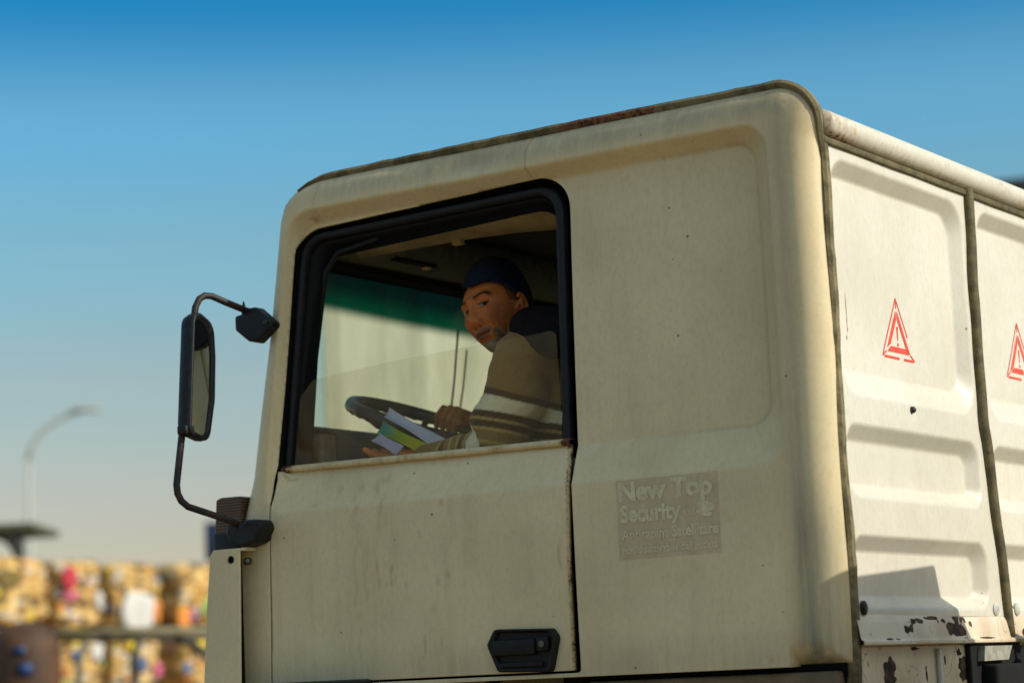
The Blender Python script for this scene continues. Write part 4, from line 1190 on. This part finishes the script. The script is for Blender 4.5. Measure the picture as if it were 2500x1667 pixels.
stub = np.clip(sstep(.040, .062, ax)*sstep(.02, -.03, lz)+sstep(-.03, -.06, lz)*sstep(.03, .05, ax), 0, 1)*np.clip(.45+.9*nz_, 0, 1)
blend(stub*inhead*(ly > -.02)*.75, (.17, .075, .040))
blend(frf*.30*np.clip(nz_*3, 0, 1), (.42, .12, .035))
# cheeks slightly redder, stubble and grey beard, moustache
blend(frf*.5*gs(ax, .045, .02)*gs(lz, -.025, .03), (.30, .085, .04))
beard = np.maximum(sstep(-.072, -.092, lz)*sstep(.03, .0, np.abs(lx)*0+np.maximum(0, .0-ly)), gs(ax, .046, .016)*sstep(-.045, -.075, lz))
must = gs(lz, -.0575-.08*np.maximum(ax-.012, 0), .0065)*sstep(.034, .026, ax)
goat = sstep(-.083, -.090, lz)*sstep(.045, .03, ax)
side_b = np.exp(-((ax-.036)/.008)**2)*sstep(-.055, -.066, lz)
side_b2 = sstep(-.055, -.085, lz)*sstep(.045, .055, ax)*.85
grey = np.clip(.5+.9*nz_, 0, 1)
bm_ = np.clip(np.maximum.reduce([must*.8, goat*.95, side_b*.9, side_b2]), 0, 1)*inhead*(ly > .0)
skin = skin*(1-bm_[:, None])+(np.array([.075, .045, .03])*(1-grey)[:, None]+np.array([.36, .29, .22])*grey[:, None])*bm_[:, None]
# lips and smile line
mzz = -.069+.0035*(ax/.025)**2
blend(frf*.85*gs(lz, mzz-.0065, .0050)*sstep(.024, .016, ax), (.24, .065, .05))
blend(frf*.6*gs(lz, mzz+.0055, .0035)*sstep(.024, .016, ax), (.16, .05, .035))
blend(frf*.95*gs(lz, mzz, .0022)*sstep(.030, .024, ax), (.015, .006, .005))
# nostrils
blend(frf*.8*gs(ax, .0085, .004)*gs(lz, -.0475, .003), (.02, .008, .005))
# eyes: white, iris, lash line; brows
ez = .0105
eye = (((ax-.031)/.0112)**2+((lz-ez)/.0044)**2 < 1)
blend((fr & eye)*1.0, (.30, .24, .18))
for s in (-1, 1):
    ix = s*.031-.0035                       # both irises turned towards the person's left
    blend((fr & (((lx-ix)/.0066)**2+((lz-ez-.0005)/.0055)**2 < 1) & (np.sign(lx) == s))*1.0, (.012, .006, .004))
blend(frf*.95*gs(lz, ez+.0055-.10*np.abs(ax-.031), .0021)*sstep(.017, .013, np.abs(ax-.031)), (.015, .008, .006))
blend(frf*.55*gs(lz, ez-.0058, .0016)*sstep(.015, .011, np.abs(ax-.031)), (.05, .018, .01))
brow_z = .0315+.010*np.clip((ax-.012)/.03, 0, 1)-.012*np.clip((ax-.042)/.015, 0, 1)
blend(frf*.96*gs(lz, brow_z, .0058)*sstep(.011, .017, ax)*sstep(.058, .050, ax), (.012, .008, .006))
# short dark hair below the cap at the temple
blend(((ly < .02) & inhead & (lz > .01) & (ax > .05) & (ax < .079))*.6, (.05, .04, .035))
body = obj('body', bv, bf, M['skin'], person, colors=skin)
# beanie
hp2, hf2 = head_surface(120, 90, .0125)
nvv = 90
lim = .058+.012*np.exp(-((hp2[:, 1]-.09)/.05)**2)-.064*sstep(.05, -.06, hp2[:, 1])+.030*sstep(-.01, .07, hp2[:, 0])*sstep(-.03, .05, hp2[:, 1])
keep = hp2[:, 2] > lim
snap = ~keep & (hp2[:, 2] > lim-.006)
Q = hp2.copy(); Q[snap, 2] = lim[snap]
up = sstep(.05, .13, Q[:, 2]); Q[:, 2] += .040*up; Q[:, 1] -= .022*up; bk_ = sstep(.03, -.08, Q[:, 1]); Q[:, 1] -= .040*bk_*sstep(-.02, .06, Q[:, 2]); Q[:, 2] += .012*bk_*sstep(.02, .08, Q[:, 2])
Q += (np.array([mnoise.noise(Vector(p)*26) for p in Q])*.0022)[:, None]*(Q/np.linalg.norm(Q, axis=1)[:, None])
use = keep | snap
ids = -np.ones(len(Q), int); ids[use] = np.arange(use.sum())
ff = [tuple(ids[list(q)]) for q in hf2 if all(use[list(q)])]
obj('beanie', to_world(Q[use]), ff, M['beanie'], person, solid=.006)
# jumper: torso and sleeves
g = G()
g.chain([(-.94, .355, 2.475), (-.91, .37, 2.30), (-.88, .40, 2.05)], [.125, .155, .17])
g.chain([(-.96, .32, 2.49), LS+Vector((.0, .01, .012)), LE, LW+Vector((.02, 0, .002))], [.10, .083, .070, .043])
g.capsule(LS+Vector((-.01, .0, -.09)), LE+Vector((0, .005, .08)), .080, .075)
g.chain([(-.98, .39, 2.49), RS, RE, RW+Vector((.03, .02, -.005))], [.10, .08, .066, .042])
jv, jf = remeshed(g, .0042, 9)
# arc length along the left sleeve for the stripes; folds
def sleeve_t(p):
    pts = [np.array(LS+Vector((0, 0, .05))), np.array(LS*.5+LE*.5+Vector((-.012, 0, 0))), np.array(LE), np.array(LE*.5+LW*.5), np.array(LW)]
    best = np.full(len(p), 9.); tt = np.zeros(len(p)); acc = 0
    for a, b in zip(pts[:-1], pts[1:]):
        L = np.linalg.norm(b-a); t = np.clip(((p-a)@(b-a))/L**2, 0, 1); d = np.linalg.norm(p-a-np.outer(t, b-a), axis=1)
        m = d < best; best = np.where(m, d, best); tt = np.where(m, acc+t*L, tt); acc += L
    return tt, best, acc
tt, dd, tot = sleeve_t(jv)
nj = np.array([mnoise.noise(Vector((p[0]*14, p[1]*14, p[2]*22))) for p in jv])
nj2 = np.array([mnoise.noise(Vector((p[0]*40, p[1]*40, p[2]*60))) for p in jv])
cen = np.array([-.92, .37, 2.28]); out = jv-cen; out /= np.linalg.norm(out, axis=1)[:, None]
jv = jv+out*(.006*nj+.0018*nj2)[:, None]
fold = gs(dd, .07, .05)*(np.sin(tt*95+nj*3)*.0028)*sstep(.22, .30, tt)
jv = jv+out*fold[:, None]
brown = np.array([.29, .165, .045]); dark = np.array([.06, .028, .011]); cream_ = np.array([.95, .85, .55]); tan_ = np.array([.58, .39, .13])
jc = np.tile(brown, (len(jv), 1))
BANDS = [(.128, .146, dark), (.146, .190, cream_), (.190, .208, dark), (.208, .215, tan_), (.215, .233, dark), (.233, .240, tan_), (.268, .273, tan_), (.283, .300, dark), (.300, .345, cream_), (.352, .358, tan_), (.366, .386, dark), (.386, .392, tan_), (.405, .411, tan_), (.43, .45, dark), (.45, .457, tan_)]
tw = tt+.0012*nj2
onarm = jv[:, 1] < .29
for a, b, c in BANDS:
    m = (sstep(a-.0022, a+.0022, tt)*sstep(b+.0022, b-.0022, tt)*onarm)[:, None]; jc = jc*(1-m)+c*m
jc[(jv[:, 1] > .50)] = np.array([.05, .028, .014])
jumper = obj('jumper', jv, jf, M['knit'], person, colors=jc)
# dark hood / collar round the neck
g = G()
cpts = []
for a in np.linspace(0, 2*PI, 20, endpoint=False):
    cpts.append((-.985+.095*math.cos(a), .345+.10*math.sin(a), 2.572+.028*math.cos(a)-.012))
g.tube(cpts, .040, 10, closed=True)
g.chain([(-.915, .29, 2.575), (-.865, .37, 2.595), (-.915, .47, 2.575)], [.065, .075, .065])
g.chain([(-1.005, .270, 2.555), (-.965, .225, 2.588), (-.86, .25, 2.575)], [.044, .060, .066])
g.chain([(-.965, .20, 2.55), (-.85, .20, 2.55)], [.05, .06])
cv, cf = remeshed(g, .008, 4)
nc = np.array([mnoise.noise(Vector(p)*22) for p in cv]); cv[:, 2] += .005*nc; cv[:, 1] += .004*nc
obj('hood', cv, cf, M['dark_cloth'], person)
g = G(); g.chain([(-.90, .42, 2.03), (-1.34, .36, 2.03), (-1.42, .36, 1.72)], [.10, .078, .06]); g.chain([(-.90, .60, 2.03), (-1.34, .64, 2.03), (-1.42, .64, 1.72)], [.10, .078, .06])
tv, tf = remeshed(g, .012, 3); obj('trousers', tv, tf, M['trousers'], person)

# ================================================================== PAPERS in his hand
def sheet(name, A1, A2, B1, B2, curl, mat, label):
    """A curved sheet: far edge A1-A2, near edge B1-B2, sagging by curl across its width."""
    A1, A2, B1, B2 = map(Vector, (A1, A2, B1, B2)); n = 16; m = 10; v = []; f = []
    nrm = (A2-A1).cross(B1-A1).normalized()
    for i in range(n+1):
        for j in range(m+1):
            s = i/n; t = j/m
            p = (A1*(1-s)+A2*s)*(1-t)+(B1*(1-s)+B2*s)*t
            v.append(p+nrm*(curl*math.sin(PI*t)*(1-.4*s)+.004*math.sin(s*5+t*2)))
    for i in range(n):
        for j in range(m): f.append((i*(m+1)+j, (i+1)*(m+1)+j, (i+1)*(m+1)+j+1, i*(m+1)+j+1))
    o = obj(name, v, f, mat, None, solid=.0008)
    return tag(o, label, 'paper', "papers in the driver's hand")
def paper_mat(name, color):
    t = NT(name); n = t.noise(t.co(), 8, 3); c = t.mix(t.rng(n, .3, .7), color, tuple(q*.93 for q in color))
    tr = t.n('ShaderNodeBsdfTranslucent'); t.l(c, tr.inputs[0]); mx = t.n('ShaderNodeMixShader'); mx.inputs[0].default_value = .5
    t.l(t.bsdf(c, .8), mx.inputs[1]); t.l(tr.outputs[0], mx.inputs[2]); return t.done(mx.outputs[0])
M['paper_w'] = paper_mat('white_paper', (.88, .90, 1.0))
M['paper_l'] = paper_mat('lilac_white_paper', (.80, .78, .97))
def leaflet():
    t = NT('green_yellow_leaflet'); sp = t.n('ShaderNodeSeparateXYZ'); t.tc = t.n('ShaderNodeTexCoord'); t.l(t.tc.outputs['Object'], sp.inputs[0])
    f = t.rng(sp.outputs['X'], -1.435, -1.30)
    c = t.mix(t.rng(f, 0, .45), (.03, .50, .42), (.45, .68, .04)); c = t.mix(t.rng(f, .45, 1), c, (.75, .70, .04))
    tr = t.n('ShaderNodeBsdfTranslucent'); t.l(c, tr.inputs[0]); mx = t.n('ShaderNodeMixShader'); mx.inputs[0].default_value = .5
    t.l(t.bsdf(c, .6), mx.inputs[1]); t.l(tr.outputs[0], mx.inputs[2]); return t.done(mx.outputs[0])
M['paper_g'] = leaflet()
sheet('paper_sheet', (-1.421, .192, 2.422), (-1.203, .187, 2.297), (-1.421, .165, 2.397), (-1.246, .162, 2.288), .008, M['paper_w'], 'curled white sheet on top of the papers held by the driver')
sheet('leaflet', (-1.429, .172, 2.384), (-1.248, .160, 2.289), (-1.429, .142, 2.353), (-1.274, .138, 2.273), .005, M['paper_g'], 'green and yellow printed leaflet between the two white papers')
sheet('paper_sheet', (-1.415, .138, 2.347), (-1.334, .138, 2.301), (-1.433, .118, 2.329), (-1.350, .118, 2.280), .003, M['paper_l'], 'lilac white sheet sticking out under the leaflet, lowest of the papers')

# ================================================================== BACKGROUND
# pale cladding wall seen through the windscreen
g = G(); wdir = Vector((.43, .90, 0)).normalized(); wnm = Vector((.90, -.43, 0)).normalized()
w0 = Vector((-5.57, 5.10, 0)); Lw = 11.0; n = int(Lw/.09); v = []; f = []
for i in range(n+1):
    s = i*.09; d = [0, .02, .02, .02, 0, 0][i % 6]
    p = w0+wdir*s+wnm*d
    v += [(p.x, p.y, 0), (p.x, p.y, 4.02)]
for i in range(n): f.append((2*i, 2*i+2, 2*i+3, 2*i+1))
cw = thing('cladding_wall', 'tall pale ribbed metal wall seen through the windscreen', 'wall', tuple(w0))
obj('cladding_sheet', v, f, M['cladding'], cw, smooth=False, solid=.02)
for s in np.arange(.3, Lw, 2.0):
    p = w0+wdir*s-wnm*.12; G().box((p.x-.06, p.y-.06, 0), (p.x+.06, p.y+.06, 3.98)).make('post', M['dark_steel'], cw, smooth=False)

# bales
def bale_mat(name, accents, seed):
    t = NT(name); c = t.co(loc=(seed*3.1, seed*1.7, seed*.9))
    v1 = t.n('ShaderNodeTexVoronoi'); t.l(t.co((1, 1, 2.4), loc=(seed, seed*2, seed*3)), v1.inputs['Vector']); v1.inputs['Scale'].default_value = 6.5
    s1 = t.n('ShaderNodeSeparateColor'); t.l(v1.outputs['Color'], s1.inputs[0])
    n = t.noise(c, 7, 5, .65)
    colr = t.mix(t.rng(s1.outputs[0], .1, .8), (.48, .27, .065), (.70, .47, .18))
    colr = t.mix(t.math('GREATER_THAN', s1.outputs[1], .88), colr, (.60, .54, .44))
    colr = t.mix(t.math('GREATER_THAN', s1.outputs[2], .80), colr, (.08, .045, .02))
    v2 = t.n('ShaderNodeTexVoronoi'); t.l(t.co((1, 1, 1.4), loc=(seed*5, 2, seed)), v2.inputs['Vector']); v2.inputs['Scale'].default_value = 9
    s2 = t.n('ShaderNodeSeparateColor'); t.l(v2.outputs['Color'], s2.inputs[0])
    lo = .91
    for k, a in enumerate(accents):
        f = t.math('MULTIPLY', t.math('GREATER_THAN', s2.outputs[0], lo+.09*k/len(accents)), t.math('LESS_THAN', s2.outputs[0], lo+.09*(k+1)/len(accents)))
        colr = t.mix(f, colr, a)
    return t.done(t.bsdf(colr, .85, 0, t.bump(n, .8, .05)))
ACC = {'red': (.42, .02, .04), 'blue': (.06, .15, .33), 'white': (.56, .54, .50), 'green': (.25, .42, .08), 'yellow': (.70, .52, .03), 'pink': (.60, .12, .22), 'orange': (.70, .25, .04), 'purple': (.18, .08, .28), 'black': (.01, .01, .01), 'olive': (.16, .11, .02)}
BM = [bale_mat('bale_paper_a', [ACC['yellow'], ACC['orange'], ACC['green']], 1), bale_mat('bale_paper_b', [ACC['orange'], ACC['black'], ACC['purple']], 2),
      bale_mat('bale_paper_c', [ACC['yellow'], ACC['orange'], ACC['black']], 3), bale_mat('bale_paper_d', [ACC['blue'], ACC['yellow'], ACC['black']], 4)]
def bale_mesh(seed, w, h, d):
    """Squashed block of pressed sheets with bulging layers and slack corners, plus baling wires."""
    rg = random.Random(seed); bm = bmesh.new()
    bmesh.ops.create_cube(bm, size=1)
    bmesh.ops.subdivide_edges(bm, edges=bm.edges[:], cuts=11, use_grid_fill=True)
    for v in bm.verts:
        p = v.co.copy(); q = Vector((p.x*d, p.y*w, p.z*h))
        rr = max(abs(p.x), abs(p.y), abs(p.z))*2
        c = 1-.05*((abs(p.x)*2)**6*(abs(p.y)*2)**6+(abs(p.y)*2)**6*(abs(p.z)*2)**6+(abs(p.x)*2)**6*(abs(p.z)*2)**6)
        nn = mnoise.noise(Vector((q.x*2.2+seed*7, q.y*2.2, q.z*6)))*.05+mnoise.noise(Vector((q.x*6, q.y*6+seed*5, q.z*13)))*.03
        v.co = Vector((q.x*c+(nn if abs(p.x) > .49 else 0)*math.copysign(1, p.x), q.y*c+(nn if abs(p.y) > .49 else 0)*math.copysign(1, p.y), q.z*c+(nn*.4 if abs(p.z) > .49 else 0)))
    bm.normal_update(); bm.verts.index_update()
    v = [x.co.copy() for x in bm.verts]; f = [[q.index for q in x.verts] for x in bm.faces]; bm.free()
    return v, f
BX = -20.9
ycol = [13.4, 14.5, 15.65, 16.95, 18.05, 19.10, 20.75, 21.9, 23.0]
ypit = [1.0, 1.05, 1.05, 1.12, .92, .98, 1.42, 1.0, 1.0]
colname = ['first', 'second', 'third', 'olive', 'red', 'white', 'orange', 'eighth', 'ninth']
top_labels = {2: 'dull tan bale in the top row at the picture edge', 3: 'tan cardboard bale with an olive patch in the top row', 4: 'tan bale with bright red scraps in the top row', 5: 'bale wrapped over a big white sheet in the top row', 6: 'orange and tan bale of the top row beside the truck'}
low_labels = {2: 'bale of the second row above the brown drum', 3: 'bale of the second row under the olive patched bale', 4: 'bale of the second row under the red scrap bale', 5: 'bale of the second row under the white sheet bale', 6: 'bale of the second row under the orange bale'}
for ci, (yc, wd) in enumerate(zip(ycol, ypit)):
    for row in range(4):
        h = .905; zc = .455+row*.915-(.02*(ci % 3) if row == 3 else 0)
        wj = wd*random.uniform(.91, .96)
        v, f = bale_mesh(ci*7+row*3+1, wj, h, 1.2)
        dx = random.uniform(-.07, .07)
        root = thing('paper_bale', 'x', 'bale', (BX+dx, yc, zc-h/2), 'bales of waste paper stacked in the yard')
        w = [Vector((q.x+BX+dx, q.y+yc, q.z+zc)) for q in v]
        bo = obj('bale_block', w, f, BM[(ci*2+row+ci//2) % 4], root)
        for k in range(3):
            yy = yc-wj*.33+wj*.33*k
            G().tube([(BX+dx-.62, yy, zc-h*.49), (BX+dx+.625, yy, zc-h*.47), (BX+dx+.645, yy, zc), (BX+dx+.625, yy, zc+h*.47), (BX+dx-.62, yy, zc+h*.49)], .006, 5).make('baling_wire', M['dark_steel'], root)
        if row == 3: lab = top_labels.get(ci, 'top bale of the stack, column %s from its near end' % ['one', 'two', 'three', 'four', 'five', 'six', 'seven', 'eight', 'nine'][ci])
        elif row == 2: lab = low_labels.get(ci, 'second row bale, column %s from the near end of the stack' % ['one', 'two', 'three', 'four', 'five', 'six', 'seven', 'eight', 'nine'][ci])
        else: lab = 'pressed waste paper bale in the hidden lower rows of the stack'
        root['label'] = lab
        # loose sheets lying on the faces: coloured scraps
        if row >= 2 and ci in (2, 3, 4, 5, 6):
            def scrap(y0, y1, z0, z1, key, x=.0):
                vv = []; a = 5
                for i in range(a+1):
                    for j in range(a+1):
                        u_ = 2*i/a-1; w_ = 2*j/a-1; sq = 1-.25*u_*u_*w_*w_
                        vv.append((BX+dx+.655+.03*mnoise.noise(Vector((i*.7, j*.7, y0))), (y0+y1)/2+(y1-y0)/2*u_*sq+.07*mnoise.noise(Vector((j*.6, 3, z0*9+i*.6))), (z0+z1)/2+(z1-z0)/2*w_*sq+.07*mnoise.noise(Vector((i*.6, 8, y0*9+j*.6)))))
                fs = [(i*(a+1)+j, (i+1)*(a+1)+j, (i+1)*(a+1)+j+1, i*(a+1)+j+1) for i in range(a) for j in range(a)]
                nm = 'scrap_'+key
                if nm not in M: M[nm] = plain(nm, ACC.get(key, (.02, .015, .01)), .7, var=.1, scale=5)
                obj('scrap_sheet', vv, fs, M[nm], root, solid=.01)
            S = {(3, 3): [(16.5, 16.85, 3.2, 3.5, 'olive')], (4, 3): [(17.65, 17.9, 3.22, 3.55, 'red'), (17.65, 17.95, 3.1, 3.2, 'pink'), (18.25, 18.4, 2.95, 3.2, 'white')],
                 (5, 3): [(18.72, 19.40, 2.62, 3.22, 'white'), (19.35, 19.5, 2.75, 3.1, 'orange')], (6, 3): [(19.9, 20.2, 2.7, 3.0, 'orange'), (20.2, 20.33, 2.30+.5, 2.95, 'purple'), (20.5, 20.75, 2.85, 3.15, 'green')],
                 (3, 2): [(16.9, 17.2, 2.45, 2.58, 'white')], (4, 2): [(17.85, 18.0, 2.25, 2.4, 'blue'), (18.2, 18.4, 2.25, 2.5, 'white')], (5, 2): [(19.1, 19.25, 2.1, 2.3, 'blue'), (18.9, 19.1, 2.3, 2.6, 'yellow'), (19.4, 19.55, 2.0, 2.2, 'pink')],
                 (6, 2): [(20.2, 20.5, 2.3, 2.55, 'yellow'), (20.0, 20.15, 2.05, 2.2, 'blue'), (20.6, 20.9, 2.0, 2.2, 'pink'), (20.5, 20.8, 2.45, 2.6, 'red')]}
            for q in S.get((ci, row), []): scrap(*q)
# dark steel frame in front of the bales
fr_ = thing('steel_frame', 'dark steel loading frame standing in front of the paper bales', 'frame', (-14.3, 12.5, 0))
a = Vector((-14.85, 11.95, 2.40)); b = Vector((-13.55, 13.15, 2.36))
dirb = (b-a).normalized()
for z in (2.37,):
    v = []
    G().tube([a, b], .05, 6).make('top_beam', plain('olive_steel', (.20, .17, .09), .7), fr_)
    G().tube([a+Vector((0, 0, -.075)), b+Vector((0, 0, -.075))], .03, 6).make('lower_beam', M['dark_steel'], fr_)
G().tube([a+dirb*.05+Vector((0, 0, -.05)), Vector((a.x+.03, a.y+.04, 0))], .055, 6).make('leg', M['dark_steel'], fr_)
G().tube([a+dirb*.45+Vector((0, 0, -.09)), a+dirb*.38+Vector((0, 0, -.3)), Vector((a.x+.3, a.y+.3, 0))], .035, 6).make('leg', plain('grey_leg', (.12, .12, .10), .7), fr_)
pts = [b-dirb*.42+Vector((0, 0, -.08)), b-dirb*.25+Vector((0, 0, -.12)), b-dirb*.10+Vector((0, 0, -.24)), b-dirb*.02+Vector((0, 0, -.45)), Vector((b.x, b.y, 0))]
G().tube(pts, .045, 8).make('leg', M['dark_steel'], fr_)
pts = [a+dirb*1.0+Vector((0, 0, -.08)), a+dirb*.93+Vector((0, 0, -.3)), a+dirb*.95+Vector((0, 0, -.9)), a+dirb*.95+Vector((0, 0, -2.36))]
G().tube(pts, .04, 8).make('leg', M['dark_steel'], fr_)
# brown fibre drum with blue labels
dr = thing('fibre_drum', 'tall dark brown rounded drum with blue patches at the left edge', 'drum', (-12.05, 9.05, 0))
n = 28; v = []; f = []
prof = [(.0, .0), (.30, .0), (.30, 2.12), (.285, 2.20), (.24, 2.28), (.17, 2.34), (.08, 2.37), (.0, 2.375)]
for i in range(n):
    an = 2*PI*i/n
    for r, z in prof: v.append((-12.05+r*math.cos(an)+.01*mnoise.noise(Vector((an*2, z*3, 1))), 9.05+r*math.sin(an), z))
k = len(prof)
for i in range(n):
    for q in range(k-1): f.append((i*k+q, ((i+1) % n)*k+q, ((i+1) % n)*k+q+1, i*k+q+1))
obj('drum_body', v, f, plain('brown_drum', (.075, .032, .012), .7, var=.5, scale=4), dr)
for (an, z, w, h) in ((-52, 2.13, .09, .07), (-44, 1.97, .11, .10)):
    v = []; 
    for t in (-1, 0, 1):
        for s in (-1, 1): v.append((-12.05+.312*math.cos(R(an)+t*w/.6), 9.05+.312*math.sin(R(an)+t*w/.6), z+s*h/2))
    obj('blue_patch', v, [(0, 2, 3, 1), (2, 4, 5, 3)], plain('blue_patch', (.012, .045, .14), .5), dr, solid=.004)
# lamp post
lp_ = thing('street_lamp', 'slim grey street lamp with a curved arm against the pale sky', 'street lamp', (-40.6, 36.7, 0))
G().tube([(-40.6, 36.7, 0), (-40.6, 36.7, 7.9)], [.085, .06], 10).make('pole', M['lamp_grey'], lp_)
G().tube([(-40.6, 36.7, 7.9), (-40.55, 36.73, 8.2), (-40.38, 36.87, 8.55), (-40.1, 37.1, 8.85), (-39.8, 37.33, 9.05), (-39.5, 37.55, 9.15)], .06, 8).make('arm', M['lamp_grey'], lp_)
Ml = Matrix.Translation((-39.42, 37.61, 9.17)) @ Matrix.Rotation(R(37), 4, 'Z')
G().box((-.36, -.12, -.06), (.36, .12, .06), .04, Ml).make('lamp_head', M['lamp_grey'], lp_)
# dark canopy with curved braces
ca = thing('canopy', 'dark olive canopy roof with a curved brace beyond the bales', 'canopy', (-31.3, 25.3, 0))
rv = Vector((.83, .56, 0)); 
p1 = Vector((-29.85, 26.42, 5.16)); p0 = p1-rv*6
q = Vector((-.56, .83, 0))
v = [p0, p1, p1+q*2.5, p0+q*2.5]; v = [tuple(x) for x in v]+[(x.x, x.y, x.z-.13) for x in (p0, p1, p1+q*2.5, p0+q*2.5)]
obj('roof', v, [(0, 1, 2, 3), (7, 6, 5, 4), (0, 4, 5, 1), (1, 5, 6, 2), (2, 6, 7, 3), (3, 7, 4, 0)], plain('olive_roof', (.085, .09, .05), .8), ca, smooth=False)
for off in (0.32, 3.2, 5.6):
    pb = p1-rv*off+q*.2
    G().box((pb.x-.07, pb.y-.07, 0), (pb.x+.07, pb.y+.07, 5.0)).make('post', M['dark_steel'], ca, smooth=False)
    G().tube([Vector((pb.x, pb.y, 4.45)), Vector((pb.x, pb.y, 4.72))-rv*.10, Vector((pb.x, pb.y, 4.90))-rv*.28, Vector((pb.x, pb.y, 4.98))-rv*.6, Vector((pb.x, pb.y, 4.98))-rv*1.0], .075, 8).make('brace', M['dark_steel'], ca)
# dark blue sign board
bs = thing('sign_board', 'dark blue blurred board on a post beside the marker lamp', 'sign', (-24.1, 25.1, 0))
Ms = Matrix.Translation((-24.12, 25.07, 4.35)) @ Matrix.Rotation(R(34), 4, 'Z')
G().box((-.13, -.03, -.33), (.40, .03, .33), .01, Ms).make('board', plain('blue_board', (.018, .03, .075), .5), bs)
G().tube([(-24.0, 25.15, 0), (-24.0, 25.15, 4.6)], .05, 8).make('post', M['dark_steel'], bs)
# dark building far behind the rear rail
wh = thing('warehouse', 'dark roofed warehouse whose roof corner shows above the rear rail', 'building', (-9.5, 57.0, 0))
rt = Vector((.86, .51, 0)); bk = Vector((-.51, .86, 0)); c0 = Vector((-19.55, 49.6, 0))
def wp(a, b, z): p = c0+rt*a+bk*b; return (p.x, p.y, z)
v = [wp(0, 0, 0), wp(26, 0, 0), wp(26, 14, 0), wp(0, 14, 0), wp(0, 0, 12.9), wp(26, 0, 12.9), wp(26, 14, 12.9), wp(0, 14, 12.9)]
obj('wall', v, [(0, 1, 5, 4), (1, 2, 6, 5), (2, 3, 7, 6), (3, 0, 4, 7)], plain('grey_wall', (.10, .095, .085), .9, scale=.6), wh, smooth=False)
v = [wp(-.5, -.5, 12.85), wp(26.5, -.5, 12.85), wp(26.5, 14.5, 12.85), wp(-.5, 14.5, 12.85), wp(-.5, -.5, 13.75), wp(26.5, -.5, 14.6), wp(26.5, 14.5, 14.6), wp(-.5, 14.5, 13.75)]
obj('roof', v, [(0, 1, 5, 4), (1, 2, 6, 5), (2, 3, 7, 6), (3, 0, 4, 7), (4, 5, 6, 7), (3, 2, 1, 0)], plain('dark_roof', (.022, .020, .018), .9), wh, smooth=False)
